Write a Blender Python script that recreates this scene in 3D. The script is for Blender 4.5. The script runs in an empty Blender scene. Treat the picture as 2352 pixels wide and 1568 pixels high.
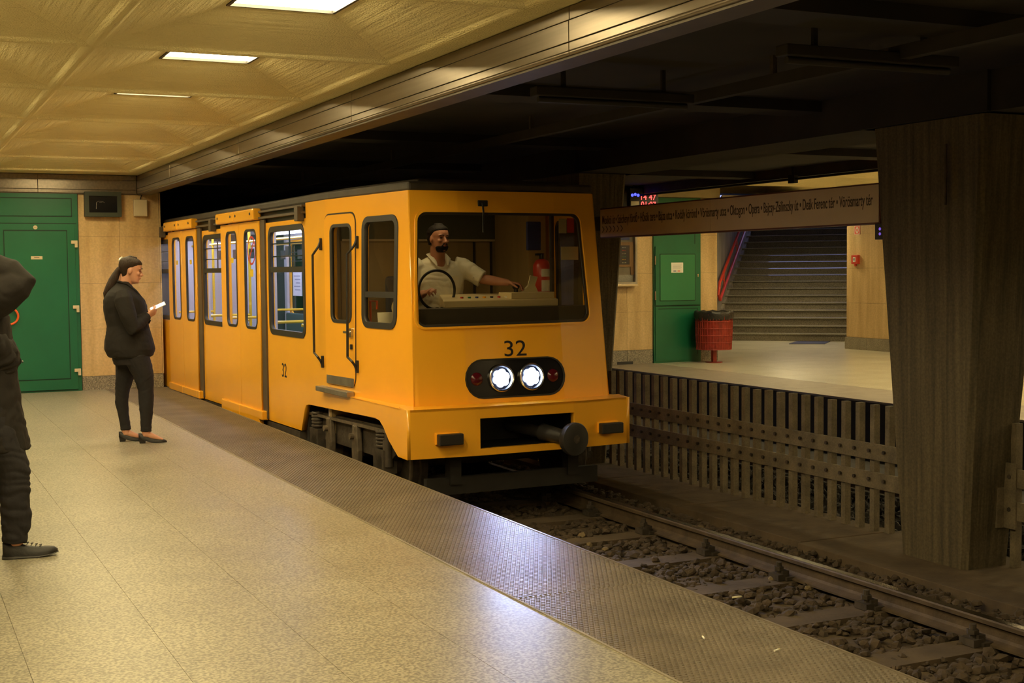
import bpy, bmesh, math, random
from mathutils import Vector, Matrix, noise
S = bpy.context.scene
COL = S.collection
R = math.radians
PI = math.pi

# ------------------------------------------------------------------ camera, world, exposure
cam_data = bpy.data.cameras.new('camera')
cam_data.sensor_width = 36.0
cam_data.lens = 3048.6 / 2352 * 36.0
cam_data.clip_start = 0.05
cam_data.clip_end = 200
cam = bpy.data.objects.new('camera', cam_data)
COL.objects.link(cam)
_yaw, _pit, _rol = R(25.317), R(3.095), R(-0.533)
_f = Vector((math.sin(_yaw) * math.cos(_pit), math.cos(_yaw) * math.cos(_pit), -math.sin(_pit)))
_r = Vector((math.cos(_yaw), -math.sin(_yaw), 0))
_u = _r.cross(_f)
_r2 = math.cos(_rol) * _r + math.sin(_rol) * _u
_u2 = -math.sin(_rol) * _r + math.cos(_rol) * _u
_m = Matrix((_r2, _u2, -_f)).transposed().to_4x4()
_m.translation = Vector((0, 0, 1.55))
cam.matrix_world = _m
S.camera = cam

world = bpy.data.worlds.new('world')
S.world = world
world.use_nodes = True
_bg = world.node_tree.nodes['Background']
_bg.inputs[0].default_value = (0.42, 0.48, 1.0, 1)      # overcast daylight, reaches the place only down the stairs
_bg.inputs[1].default_value = 1.3
S.view_settings.view_transform = 'Standard'
S.view_settings.look = 'None'
S.view_settings.exposure = 0.12
S.view_settings.gamma = 1.0
S.view_settings.use_curve_mapping = False
S.cycles.use_denoising = True
S.cycles.max_bounces = 10
S.cycles.transparent_max_bounces = 24
S.cycles.sample_clamp_indirect = 6.0
S.cycles.caustics_reflective = False
S.cycles.caustics_refractive = False

LAMP_COL, LAMP_STR = (1.0, 0.81, 0.42), 33.0            # the ceiling lamps
SALOON_COL, SALOON_STR = (0.70, 0.74, 1.0), 24.0          # fluorescent strips inside the train
HEAD_COL, HEAD_W = (0.48, 0.58, 1.0), 52.0               # the train's headlights

# ------------------------------------------------------------------ materials
def mat(name, col, rough=0.6, metal=0.0, var=0.0, vscale=6.0, vstretch=(1, 1, 1), col2=None, bump=0.0, bscale=60.0,
        bstretch=(1, 1, 1), spec=0.5, speck=0.0, sscale=250.0, coat=0.0, rvar=0.0):
    m = bpy.data.materials.new(name)
    m.use_nodes = True
    nt = m.node_tree
    N, L = nt.nodes, nt.links
    b = N['Principled BSDF']
    b.inputs['Base Color'].default_value = (*col, 1)
    b.inputs['Roughness'].default_value = rough
    b.inputs['Metallic'].default_value = metal
    b.inputs['Specular IOR Level'].default_value = spec
    b.inputs['Coat Weight'].default_value = coat
    b.inputs['Coat Roughness'].default_value = 0.12
    geo = N.new('ShaderNodeNewGeometry')

    def tex(scale, stretch, detail=4.0, kind='ShaderNodeTexNoise'):
        mp = N.new('ShaderNodeMapping')
        mp.inputs['Scale'].default_value = stretch
        mp.inputs['Location'].default_value = (3.17, 1.73, 0.37)
        L.new(geo.outputs['Position'], mp.inputs['Vector'])
        t = N.new(kind)
        t.inputs['Scale'].default_value = scale
        if 'Detail' in t.inputs:
            t.inputs['Detail'].default_value = detail
        L.new(mp.outputs['Vector'], t.inputs['Vector'])
        return t
    out = None
    if var > 0 or col2:
        t = tex(vscale, vstretch)
        rp = N.new('ShaderNodeValToRGB')
        c2 = col2 if col2 else tuple(max(0, c * (1 - var)) for c in col)
        rp.color_ramp.elements[0].position = 0.32
        rp.color_ramp.elements[1].position = 0.68
        rp.color_ramp.elements[0].color = (*c2, 1)
        rp.color_ramp.elements[1].color = (*(col if col2 else tuple(c * (1 + var * 0.5) for c in col)), 1)
        L.new(t.outputs['Fac'], rp.inputs['Fac'])
        out = rp.outputs['Color']
        if rvar > 0:
            mr = N.new('ShaderNodeMapRange')
            mr.inputs['To Min'].default_value = rough - rvar
            mr.inputs['To Max'].default_value = rough + rvar
            L.new(t.outputs['Fac'], mr.inputs['Value'])
            L.new(mr.outputs['Result'], b.inputs['Roughness'])
    if speck > 0:
        t = tex(sscale, (1, 1, 1), 2.0)
        rp = N.new('ShaderNodeValToRGB')
        rp.color_ramp.elements[0].position = 0.38
        rp.color_ramp.elements[1].position = 0.62
        a, c = 1 - speck, 1 + speck * 0.6
        rp.color_ramp.elements[0].color = (a, a, a, 1)
        rp.color_ramp.elements[1].color = (c, c, c, 1)
        L.new(t.outputs['Fac'], rp.inputs['Fac'])
        mx = N.new('ShaderNodeMix')
        mx.data_type = 'RGBA'
        mx.blend_type = 'MULTIPLY'
        mx.inputs['Factor'].default_value = 1.0
        if out:
            L.new(out, mx.inputs['A'])
        else:
            mx.inputs['A'].default_value = (*col, 1)
        L.new(rp.outputs['Color'], mx.inputs['B'])
        out = mx.outputs['Result']
    if out:
        L.new(out, b.inputs['Base Color'])
    if bump > 0:
        t = tex(bscale, bstretch, 5.0)
        bp = N.new('ShaderNodeBump')
        bp.inputs['Strength'].default_value = bump
        bp.inputs['Distance'].default_value = 0.01
        L.new(t.outputs['Fac'], bp.inputs['Height'])
        L.new(bp.outputs['Normal'], b.inputs['Normal'])
    return m

def emit(name, col, strength):
    m = bpy.data.materials.new(name)
    m.use_nodes = True
    N, L = m.node_tree.nodes, m.node_tree.links
    N.remove(N['Principled BSDF'])
    e = N.new('ShaderNodeEmission')
    e.inputs[0].default_value = (*col, 1)
    e.inputs[1].default_value = strength
    L.new(e.outputs[0], N['Material Output'].inputs[0])
    return m

def glass(name, tint=(0.9, 0.93, 0.95), refl=0.12):
    m = bpy.data.materials.new(name)
    m.use_nodes = True
    N, L = m.node_tree.nodes, m.node_tree.links
    N.remove(N['Principled BSDF'])
    tr = N.new('ShaderNodeBsdfTransparent')
    tr.inputs[0].default_value = (*tint, 1)
    gl = N.new('ShaderNodeBsdfGlossy')
    gl.inputs['Roughness'].default_value = 0.02
    lw = N.new('ShaderNodeLayerWeight')
    lw.inputs['Blend'].default_value = 0.5
    pw = N.new('ShaderNodeMath')
    pw.operation = 'POWER'
    pw.inputs[1].default_value = 3.0
    ma = N.new('ShaderNodeMath')
    ma.operation = 'MULTIPLY_ADD'
    ma.inputs[1].default_value = refl * 2.5
    ma.inputs[2].default_value = 0.025
    mx = N.new('ShaderNodeMixShader')
    L.new(lw.outputs['Facing'], pw.inputs[0])
    L.new(pw.outputs[0], ma.inputs[0])
    L.new(ma.outputs[0], mx.inputs[0])
    L.new(tr.outputs[0], mx.inputs[1])
    L.new(gl.outputs[0], mx.inputs[2])
    L.new(mx.outputs[0], N['Material Output'].inputs[0])
    return m

def plaster(name, col):
    """sprayed plaster with drawn streaks that run along each slope"""
    m = mat(name, col, 0.8, var=0.06, vscale=2.0)
    N, L = m.node_tree.nodes, m.node_tree.links
    b = N['Principled BSDF']
    geo = N.new('ShaderNodeNewGeometry')
    sep = N.new('ShaderNodeSeparateXYZ')
    L.new(geo.outputs['True Normal'], sep.inputs[0])
    ax = N.new('ShaderNodeMath'); ax.operation = 'ABSOLUTE'
    ay = N.new('ShaderNodeMath'); ay.operation = 'ABSOLUTE'
    L.new(sep.outputs['X'], ax.inputs[0]); L.new(sep.outputs['Y'], ay.inputs[0])
    gt = N.new('ShaderNodeMath'); gt.operation = 'GREATER_THAN'
    L.new(ax.outputs[0], gt.inputs[0]); L.new(ay.outputs[0], gt.inputs[1])
    ts = []
    for st in ((0.9, 22, 22), (22, 0.9, 22)):
        mp = N.new('ShaderNodeMapping'); mp.inputs['Scale'].default_value = st
        t = N.new('ShaderNodeTexNoise'); t.inputs['Scale'].default_value = 1.0; t.inputs['Detail'].default_value = 3
        L.new(geo.outputs['Position'], mp.inputs[0]); L.new(mp.outputs[0], t.inputs['Vector'])
        ts.append(t)
    mx = N.new('ShaderNodeMix')
    L.new(gt.outputs[0], mx.inputs['Factor']); L.new(ts[0].outputs['Fac'], mx.inputs['A']); L.new(ts[1].outputs['Fac'], mx.inputs['B'])
    fine = N.new('ShaderNodeTexNoise'); fine.inputs['Scale'].default_value = 90; fine.inputs['Detail'].default_value = 3
    L.new(geo.outputs['Position'], fine.inputs['Vector'])
    ad = N.new('ShaderNodeMath'); ad.operation = 'MULTIPLY_ADD'; ad.inputs[1].default_value = 0.45
    L.new(fine.outputs['Fac'], ad.inputs[0]); L.new(mx.outputs['Result'], ad.inputs[2])
    bp = N.new('ShaderNodeBump'); bp.inputs['Strength'].default_value = 1.0; bp.inputs['Distance'].default_value = 0.022
    L.new(ad.outputs[0], bp.inputs['Height']); L.new(bp.outputs['Normal'], b.inputs['Normal'])
    return m

M = dict(
    terrazzo=mat('terrazzo', (0.30, 0.27, 0.195), 0.37, var=0.13, vscale=2.2, speck=0.42, sscale=75, rvar=0.05, spec=0.42),
    terrazzo_pale=mat('terrazzo_pale', (0.50, 0.46, 0.35), 0.26, var=0.08, vscale=2.0, speck=0.12, sscale=90, spec=0.5),
    grout=mat('grout', (0.17, 0.145, 0.10), 0.9),
    rubber=mat('rubber', (0.175, 0.143, 0.105), 0.36, var=0.22, vscale=3.0, bump=0.15, bscale=200, spec=0.55),
    rubber_far=mat('rubber_far', (0.26, 0.22, 0.17), 0.45, var=0.15, vscale=6.0, bump=0.5, bscale=60),
    edge=mat('edge', (0.28, 0.24, 0.17), 0.6, var=0.2),
    concrete_dark=mat('concrete_dark', (0.085, 0.070, 0.052), 0.85, var=0.3, vscale=3, bump=0.3, bscale=40),
    pillar=mat('pillar', (0.105, 0.081, 0.043), 0.75, var=0.45, vscale=1.0, vstretch=(26, 26, 0.7), bump=0.5, bscale=1.0, bstretch=(60, 60, 1.2), speck=0.2, sscale=60),
    travertine=mat('travertine', (0.68, 0.485, 0.235), 0.42, col2=(0.50, 0.335, 0.145), vscale=1.0, vstretch=(7, 7, 0.9), bump=0.08, bscale=40, speck=0.08, sscale=40),
    granite=mat('granite', (0.30, 0.26, 0.19), 0.55, speck=0.55, sscale=110, var=0.15),
    plaster=plaster('plaster', (0.84, 0.72, 0.38)),
    beam=mat('beam', (0.25, 0.21, 0.165), 0.32, metal=0.85, var=0.18, vscale=1.0, vstretch=(30, 1.0, 30), bump=0.05, bscale=20),
    beam_dark=mat('beam_dark', (0.10, 0.08, 0.055), 0.5, metal=0.3, var=0.2),
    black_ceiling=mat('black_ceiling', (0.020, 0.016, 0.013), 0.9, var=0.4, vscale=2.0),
    near_black=mat('near_black', (0.022, 0.018, 0.015), 0.85, var=0.3),  # plain near black; on the far track it stands in for shade
    green=mat('green', (0.006, 0.125, 0.055), 0.38, var=0.10, vscale=2.0, bump=0.03, bscale=25),
    green_gap=mat('green_gap', (0.002, 0.03, 0.012), 0.6),
    green_light=mat('green_light', (0.022, 0.20, 0.078), 0.38, var=0.08, vscale=2.0),
    cream_metal=mat('cream_metal', (0.62, 0.52, 0.33), 0.45),
    chrome=mat('chrome', (0.62, 0.60, 0.56), 0.22, metal=1.0),
    steel=mat('steel', (0.36, 0.33, 0.28), 0.38, metal=0.85, var=0.2, vscale=8),
    yellow=mat('yellow', (0.98, 0.46, 0.026), 0.24, var=0.03, vscale=2, coat=0.35),
    yellow_pole=mat('yellow_pole', (0.80, 0.55, 0.03), 0.3),
    gap=mat('gap', (0.03, 0.02, 0.008), 0.7),
    rubber_black=mat('rubber_black', (0.024, 0.020, 0.016), 0.5),
    band=mat('band', (0.095, 0.070, 0.045), 0.5, var=0.15),
    roof=mat('roof', (0.058, 0.046, 0.033), 0.55, var=0.25),
    ink=mat('ink', (0.012, 0.010, 0.016), 0.5),
    ink_brown=mat('ink_brown', (0.06, 0.035, 0.018), 0.6),
    iron=mat('iron', (0.085, 0.068, 0.052), 0.55, metal=0.4, var=0.35, vscale=14, bump=0.3, bscale=50),
    iron_light=mat('iron_light', (0.16, 0.125, 0.088), 0.5, metal=0.35, var=0.35, vscale=14, bump=0.3, bscale=50),
    rail_side=mat('rail_side', (0.105, 0.072, 0.042), 0.65, metal=0.25, var=0.35, vscale=9, bump=0.3, bscale=40),
    rail_top=mat('rail_top', (0.34, 0.30, 0.26), 0.24, metal=1.0, var=0.2, vscale=1, vstretch=(60, 0.6, 10)),
    ballast=mat('ballast', (0.070, 0.047, 0.027), 0.9, var=0.45, vscale=9, bump=0.4, bscale=60),
    ballast_pale=mat('ballast_pale', (0.20, 0.145, 0.07), 0.85, var=0.35, vscale=12, bump=0.3, bscale=60),
    dust=mat('dust', (0.098, 0.067, 0.037), 0.92, var=0.3, vscale=5, bump=0.5, bscale=30),
    fence=mat('fence', (0.185, 0.148, 0.092), 0.62, var=0.32, vscale=8, bump=0.25, bscale=40, speck=0.15, sscale=80),
    sign=mat('sign', (0.60, 0.47, 0.31), 0.5, var=0.05),
    sign_edge=mat('sign_edge', (0.12, 0.035, 0.02), 0.5),
    red=mat('red', (0.62, 0.055, 0.030), 0.32, var=0.06, coat=0.2),
    red_paint=mat('red_paint', (0.36, 0.040, 0.022), 0.45, var=0.35, vscale=14),
    orange=mat('orange', (0.75, 0.12, 0.02), 0.35),
    white=mat('white', (0.78, 0.76, 0.70), 0.5),
    paper=mat('paper', (0.80, 0.78, 0.68), 0.7),
    paper_cream=mat('paper_cream', (0.62, 0.55, 0.34), 0.7),
    bag=mat('bag', (0.022, 0.021, 0.020), 0.35, bump=0.6, bscale=35),
    wood=mat('wood', (0.42, 0.20, 0.06), 0.45, var=0.25, vscale=1, vstretch=(20, 20, 2)),
    black=mat('black', (0.016, 0.015, 0.015), 0.45),
    black_gloss=mat('black_gloss', (0.010, 0.010, 0.013), 0.12),
    dark_grey=mat('dark_grey', (0.032, 0.030, 0.029), 0.5),
    blue=mat('blue', (0.03, 0.045, 0.20), 0.5),
    stair=mat('stair', (0.20, 0.172, 0.125), 0.6, speck=0.42, sscale=70, var=0.12, vscale=4),
    stair_nose=mat('stair_nose', (0.25, 0.225, 0.17), 0.55, speck=0.3, sscale=70),
    concrete_wall=mat('concrete_wall', (0.32, 0.275, 0.215), 0.85, var=0.3, vscale=1, vstretch=(10, 10, 0.8), bump=0.4, bscale=24),
    cab_wall=mat('cab_wall', (0.46, 0.33, 0.15), 0.5, var=0.15, vscale=1, vstretch=(8, 8, 1)),
    cab_dark=mat('cab_dark', (0.06, 0.05, 0.04), 0.6),
    cab_green=mat('cab_green', (0.11, 0.12, 0.075), 0.6),
    desk=mat('desk', (0.66, 0.55, 0.33), 0.5),
    saloon_wall=mat('saloon_wall', (0.62, 0.62, 0.66), 0.45),
    saloon_floor=mat('saloon_floor', (0.13, 0.12, 0.11), 0.6),
    seat=mat('seat', (0.05, 0.085, 0.075), 0.7),
    poster=mat('poster', (0.74, 0.75, 0.80), 0.5, var=0.05),
    poster_text=mat('poster_text', (0.32, 0.32, 0.42), 0.6),
    skin=mat('skin', (0.60, 0.30, 0.19), 0.5, var=0.06, vscale=20, bump=0.05, bscale=150),
    skin_driver=mat('skin_driver', (0.46, 0.21, 0.13), 0.5, var=0.08, vscale=20, bump=0.05, bscale=150),
    lip=mat('lip', (0.42, 0.12, 0.10), 0.45),
    eye=mat('eye', (0.02, 0.015, 0.012), 0.2),
    hair=mat('hair', (0.030, 0.016, 0.009), 0.55, spec=0.3, bump=0.8, bscale=1.0, bstretch=(160, 160, 8), var=0.3, vscale=30),
    hair_dark=mat('hair_dark', (0.012, 0.009, 0.008), 0.7, bump=0.5, bscale=120, spec=0.2),
    suit=mat('suit', (0.017, 0.015, 0.014), 0.82, bump=0.3, bscale=25, spec=0.25),
    trousers=mat('trousers', (0.022, 0.020, 0.022), 0.8, bump=0.4, bscale=22, spec=0.25),
    coat=mat('coat', (0.018, 0.015, 0.013), 0.8, bump=0.5, bscale=14, spec=0.25),
    leather=mat('leather', (0.013, 0.011, 0.010), 0.55, bump=0.15, bscale=60),
    shirt=mat('shirt', (0.72, 0.68, 0.56), 0.8, bump=0.5, bscale=16),
    navy=mat('navy', (0.03, 0.035, 0.06), 0.7),
    lamp=emit('lamp', LAMP_COL, LAMP_STR),
    saloon_lamp=emit('saloon_lamp', SALOON_COL, SALOON_STR),
    headlight=emit('headlight', (0.55, 0.68, 1.0), 30.0),
    led_red=emit('led_red', (1.0, 0.07, 0.06), 3.0),
    led_blue=emit('led_blue', (0.07, 0.08, 1.0), 2.5),
    led_violet=emit('led_violet', (0.35, 0.18, 1.0), 0.5),
    screen=emit('screen', (1.0, 0.95, 0.85), 1.6),
    panel_white=emit('panel_white', (0.9, 0.85, 0.7), 0.55),
    glass=glass('glass', (0.86, 0.88, 0.92), 0.10),
    glass_cab=glass('glass_cab', (0.86, 0.84, 0.78), 0.10),
    glass_shade=glass('glass_shade', (0.30, 0.27, 0.20), 0.16),
    mirror=mat('mirror', (0.7, 0.68, 0.62), 0.06, metal=1.0),
    tail=mat('tail', (0.09, 0.006, 0.012), 0.15),
    cab_fill_strip=emit('cab_fill_strip', (1.0, 0.82, 0.45), 7.0),
)

# ------------------------------------------------------------------ mesh building
class MB:
    def __init__(s, xf=None):
        s.v, s.f, s.mi, s.cur = [], [], [], 0
        s.xf = xf

    def add(s, vs, fs):
        o = len(s.v)
        s.v += [tuple(s.xf @ Vector(p)) if s.xf else tuple(p) for p in vs]
        for f in fs:
            s.f.append(tuple(i + o for i in f))
            s.mi.append(s.cur)
        return s

    def box(s, x0, x1, y0, y1, z0, z1):
        vs = [(x, y, z) for z in (z0, z1) for y in (y0, y1) for x in (x0, x1)]
        return s.add(vs, [(0, 2, 3, 1), (4, 5, 7, 6), (0, 1, 5, 4), (2, 6, 7, 3), (0, 4, 6, 2), (1, 3, 7, 5)])

    def hexa(s, b, t):
        """b, t: four bottom and four top points, counter-clockwise from above"""
        return s.add(list(b) + list(t), [(3, 2, 1, 0), (4, 5, 6, 7)] + [(i, (i + 1) % 4, 4 + (i + 1) % 4, 4 + i) for i in range(4)])

    def loft(s, rings, caps=True):
        n = len(rings[0])
        vs = [p for r in rings for p in r]
        fs = []
        for k in range(len(rings) - 1):
            for i in range(n):
                j = (i + 1) % n
                fs.append((k * n + i, k * n + j, (k + 1) * n + j, (k + 1) * n + i))
        if caps:
            fs.append(tuple(reversed(range(n))))
            fs.append(tuple((len(rings) - 1) * n + i for i in range(n)))
        return s.add(vs, fs)

    def tube(s, pts, rad, n=8, caps=True, flat=1.0, up=None):
        pts = [Vector(p) for p in pts]
        if not isinstance(rad, (list, tuple)):
            rad = [rad] * len(pts)
        rings = []
        prev = None
        for i, p in enumerate(pts):
            if i == 0:
                d = pts[1] - p
            elif i == len(pts) - 1:
                d = p - pts[i - 1]
            else:
                d = (pts[i + 1] - p).normalized() + (p - pts[i - 1]).normalized()
            d.normalize()
            if prev is None:
                a = Vector(up) if up else (Vector((0, 0, 1)) if abs(d.z) < 0.9 else Vector((1, 0, 0)))
            else:
                a = prev
            a = a - d * a.dot(d)
            a.normalize()
            prev = a
            b = d.cross(a)
            r = rad[i]
            ra, rb = r if isinstance(r, (tuple, list)) else (r, r * flat)
            rings.append([p + a * ra * math.cos(2 * PI * k / n) + b * rb * math.sin(2 * PI * k / n) for k in range(n)])
        return s.loft(rings, caps)

    def cyl(s, p0, p1, r0, r1=None, n=12):
        return s.tube([p0, p1], [r0, r0 if r1 is None else r1], n)

    def ell(s, c, rx, ry, rz, nu=12, nv=8):
        rings = []
        for j in range(nv + 1):
            a = -PI / 2 + PI * (0.04 + 0.92 * j / nv)
            rings.append([(c[0] + rx * math.cos(a) * math.cos(2 * PI * i / nu), c[1] + ry * math.cos(a) * math.sin(2 * PI * i / nu),
                           c[2] + rz * math.sin(a)) for i in range(nu)])
        return s.loft(rings)

    def disc(s, c, ax, prof, n=28):
        """turned piece round axis ax: prof = (distance along ax, radius)"""
        ax = Vector(ax).normalized()
        a = Vector((0, 0, 1)); a = (a - ax * a.dot(ax)).normalized(); b = ax.cross(a)
        return s.loft([[Vector(c) + ax * h + (a * math.cos(2 * PI * k / n) + b * math.sin(2 * PI * k / n)) * r for k in range(n)] for h, r in prof])

    def torus(s, c, rad, r, axis='z', n=24, m=8, a0=0.0, a1=2 * PI):
        closed = abs(a1 - a0 - 2 * PI) < 1e-6
        pts = []
        cnt = n if closed else n + 1
        rings = []
        for i in range(cnt):
            a = a0 + (a1 - a0) * i / n
            ring = []
            for j in range(m):
                b = 2 * PI * j / m
                q = (rad + r * math.cos(b))
                u, v, w = q * math.cos(a), q * math.sin(a), r * math.sin(b)
                p = (u, v, w) if axis == 'z' else ((w, u, v) if axis == 'x' else (u, w, v))
                ring.append((c[0] + p[0], c[1] + p[1], c[2] + p[2]))
            rings.append(ring)
        if closed:
            rings.append(rings[0])
        return s.loft(rings, not closed)

    def prism(s, poly, w0, w1, mp):
        n = len(poly)
        vs = [mp(u, v, w0) for u, v in poly] + [mp(u, v, w1) for u, v in poly]
        return s.add(vs, [tuple(reversed(range(n))), tuple(range(n, 2 * n))] + [(i, (i + 1) % n, n + (i + 1) % n, n + i) for i in range(n)])

    def mesh(s, name, mats, smooth=None):
        me = bpy.data.meshes.new(name)
        me.from_pydata(s.v, [], s.f)
        mats = mats if isinstance(mats, (list, tuple)) else [mats]
        for m in mats:
            me.materials.append(m)
        if len(mats) > 1:
            me.polygons.foreach_set('material_index', s.mi)
        fix_normals(me)
        if smooth is not None:
            me.polygons.foreach_set('use_smooth', [True] * len(me.polygons))
            if smooth < 180:
                me.set_sharp_from_angle(angle=R(smooth))
        me.update()
        return me

    def build(s, name, mats, parent=None, smooth=None, bevel=0.0, segs=2):
        return put(name, s.mesh(name, mats, smooth), parent, bevel, segs)

def fix_normals(me):
    bm = bmesh.new()
    bm.from_mesh(me)
    bmesh.ops.recalc_face_normals(bm, faces=bm.faces)
    bm.to_mesh(me)
    bm.free()

def put(name, me, parent=None, bevel=0.0, segs=2, loc=None):
    o = bpy.data.objects.new(name, me)
    COL.objects.link(o)
    if parent is not None:
        o.parent = parent
    if loc is not None:
        o.location = loc
    if bevel > 0:
        m = o.modifiers.new('bevel', 'BEVEL')
        m.width = bevel
        m.segments = segs
        m.limit_method = 'ANGLE'
        m.angle_limit = R(40)
    return o

def tag(o, label=None, cat=None, group=None, kind=None):
    if label: o['label'] = label
    if cat: o['category'] = cat
    if group: o['group'] = group
    if kind: o['kind'] = kind
    return o

def empty(name, loc=(0, 0, 0), rz=0.0, label=None, cat=None, group=None, kind=None):
    o = bpy.data.objects.new(name, None)
    COL.objects.link(o)
    o.location = loc
    o.rotation_euler = (0, 0, rz)
    return tag(o, label, cat, group, kind)

def struct(name, mb, m, parent=None, **k):
    o = mb.build(name, m, parent, **k)
    if parent is None:
        o['kind'] = 'structure'
    return o

def copy_tree(o, parent=None):
    c = o.copy()
    COL.objects.link(c)
    c.parent = parent
    for ch in list(o.children):
        copy_tree(ch, c)
    return c

def rrect(u0, v0, u1, v1, r, n=5):
    pts = []
    for cx, cy, a0 in ((u1 - r, v1 - r, 0), (u0 + r, v1 - r, 90), (u0 + r, v0 + r, 180), (u1 - r, v0 + r, 270)):
        for i in range(n + 1):
            a = R(a0 + 90 * i / n)
            pts.append((cx + r * math.cos(a), cy + r * math.sin(a)))
    return pts

def panel_mesh(outer, holes, w0, w1, mp, cuts=()):
    """flat sheet with holes, thickness w0..w1, placed by mp(u, v, w)"""
    cu = bpy.data.curves.new('p', 'CURVE')
    cu.dimensions = '2D'
    cu.fill_mode = 'BOTH'
    cu.extrude = 0.5
    for loop in [outer] + list(holes):
        sp = cu.splines.new('POLY')
        sp.points.add(len(loop) - 1)
        for p, q in zip(sp.points, loop):
            p.co = (q[0], q[1], 0, 1)
        sp.use_cyclic_u = True
    o = bpy.data.objects.new('p', cu)
    COL.objects.link(o)
    dg = bpy.context.evaluated_depsgraph_get()
    me = bpy.data.meshes.new_from_object(o.evaluated_get(dg))
    bpy.data.objects.remove(o)
    bpy.data.curves.remove(cu)
    bm = bmesh.new()
    bm.from_mesh(me)
    bmesh.ops.remove_doubles(bm, verts=bm.verts, dist=1e-5)
    for ax, c in cuts:
        no = (1, 0, 0) if ax == 'u' else (0, 1, 0)
        co = (c, 0, 0) if ax == 'u' else (0, c, 0)
        bmesh.ops.bisect_plane(bm, geom=bm.verts[:] + bm.edges[:] + bm.faces[:], plane_co=co, plane_no=no)
    for v in bm.verts:
        v.co = mp(v.co.x, v.co.y, w0 + (w1 - w0) * (v.co.z + 0.5))
    bmesh.ops.recalc_face_normals(bm, faces=bm.faces)
    bm.to_mesh(me)
    bm.free()
    me.materials.clear()
    return me

def panel(name, outer, holes, w0, w1, mp, m, parent=None, cuts=(), bevel=0.0):
    me = panel_mesh(outer, holes, w0, w1, mp, cuts)
    me.name = name
    me.materials.append(m)
    return put(name, me, parent, bevel)

def frame(name, u0, v0, u1, v1, r, t, w0, w1, mp, m, parent=None, cuts=()):
    return panel(name, rrect(u0, v0, u1, v1, r), [rrect(u0 + t, v0 + t, u1 - t, v1 - t, max(0.004, r - t))], w0, w1, mp, m, parent, cuts)

def text(name, body, size, mp, m, parent=None, width=None, depth=0.002, bold=0.0):
    cu = bpy.data.curves.new('t', 'FONT')
    cu.body = body
    cu.size = size
    cu.extrude = 0.5
    cu.offset = bold
    o = bpy.data.objects.new('t', cu)
    COL.objects.link(o)
    dg = bpy.context.evaluated_depsgraph_get()
    me = bpy.data.meshes.new_from_object(o.evaluated_get(dg))
    bpy.data.objects.remove(o)
    bpy.data.curves.remove(cu)
    xs = [v.co.x for v in me.vertices]
    k = width / (max(xs) - min(xs)) if width else 1.0
    x0 = min(xs)
    for v in me.vertices:
        v.co = mp((v.co.x - x0) * k, v.co.y, depth * (v.co.z + 0.5))
    me.materials.clear()
    me.materials.append(m)
    fix_normals(me)
    me.name = name
    return put(name, me, parent)

def remeshed(name, mb, m, parent=None, voxel=0.006, it=3, fac=0.5, fold=0.0, seed=0.0, st=(7, 7, 16)):
    me = mb.mesh(name, m)
    o = bpy.data.objects.new(name, me)
    COL.objects.link(o)
    r = o.modifiers.new('r', 'REMESH')
    r.mode = 'VOXEL'
    r.voxel_size = voxel
    s_ = o.modifiers.new('s', 'SMOOTH')
    s_.iterations = it
    s_.factor = fac
    dg = bpy.context.evaluated_depsgraph_get()
    me2 = bpy.data.meshes.new_from_object(o.evaluated_get(dg))
    bpy.data.objects.remove(o)
    if fold:
        pn = [(v.co.copy(), v.normal.copy()) for v in me2.vertices]
        out = []
        for p, nv in pn:
            q = noise.noise(Vector((p.x * st[0] + seed + 3 * noise.noise(p * 4), p.y * st[1], p.z * st[2] + 2.2 * noise.noise(Vector((p.z * 3, p.x * 5, p.y * 5 + seed))))))
            out += (p + nv * fold * (abs(q) * 2 - 0.5))[:]
        me2.vertices.foreach_set('co', out)
    me2.materials.clear()
    me2.materials.append(m)
    me2.polygons.foreach_set('use_smooth', [True] * len(me2.polygons))
    me2.name = name
    return put(name, me2, parent)
# ------------------------------------------------------------------ the near platform
XE, XI, YW, YB, XL = 3.47, 2.65, 18.36, -3.2, -4.44
rnd = random.Random(7)

floor = struct('floor', MB().box(XL - 0.1, XE - 0.03, YB, YW + 0.3, -0.75, -0.025), M['grout'])
slab_me = MB().box(0.0009, 0.5441, 0.0004, 1.0896, -0.025, 0.0).mesh('floor_slab', M['terrazzo'])
for i in range(13):
    for j in range(20):
        y = YW - 1.09 * (j + 1)
        if y < YB - 0.5: continue
        put('floor_slab', slab_me, floor, loc=(XI - 0.545 * (i + 1), y, 0))
MB().box(XE - 0.055, XE, YB, YW + 6, -0.16, -0.022).build('edge_kerb', M['concrete_dark'], floor)

# studded rubber edging in plates
PL = 2.65
px_, py_ = 0.0264, 0.0262
oct_ = [(math.cos(2 * PI * k / 8 + PI / 8), math.sin(2 * PI * k / 8 + PI / 8)) for k in range(8)]
def edge_plate(ln):
    mb = MB().box(0, XE - XI, 0.002, ln - 0.002, -0.025, -0.003)
    mb.box(XE - XI - 0.012, XE - XI, 0.002, ln - 0.002, -0.004, 0.0013)
    for j in range(int(ln / py_)):
        for i in range(int((XE - XI - 0.02) / px_)):
            x = (i + 0.5 + (0.25 if j % 2 else -0.25)) * px_ + 0.004
            y = (j + 0.5) * py_
            vs = [(x + 0.0108 * a, y + 0.0108 * b, -0.003) for a, b in oct_] + [(x + 0.0088 * a, y + 0.0088 * b, 0.0015) for a, b in oct_]
            mb.add(vs, [(k, (k + 1) % 8, 8 + (k + 1) % 8, 8 + k) for k in range(8)] + [tuple(range(8, 16))])
    return mb.mesh('edge_mat', M['rubber'])
me = edge_plate(PL)
me_end = edge_plate(YW - 0.02 - (5.60 + 4 * PL))
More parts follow.
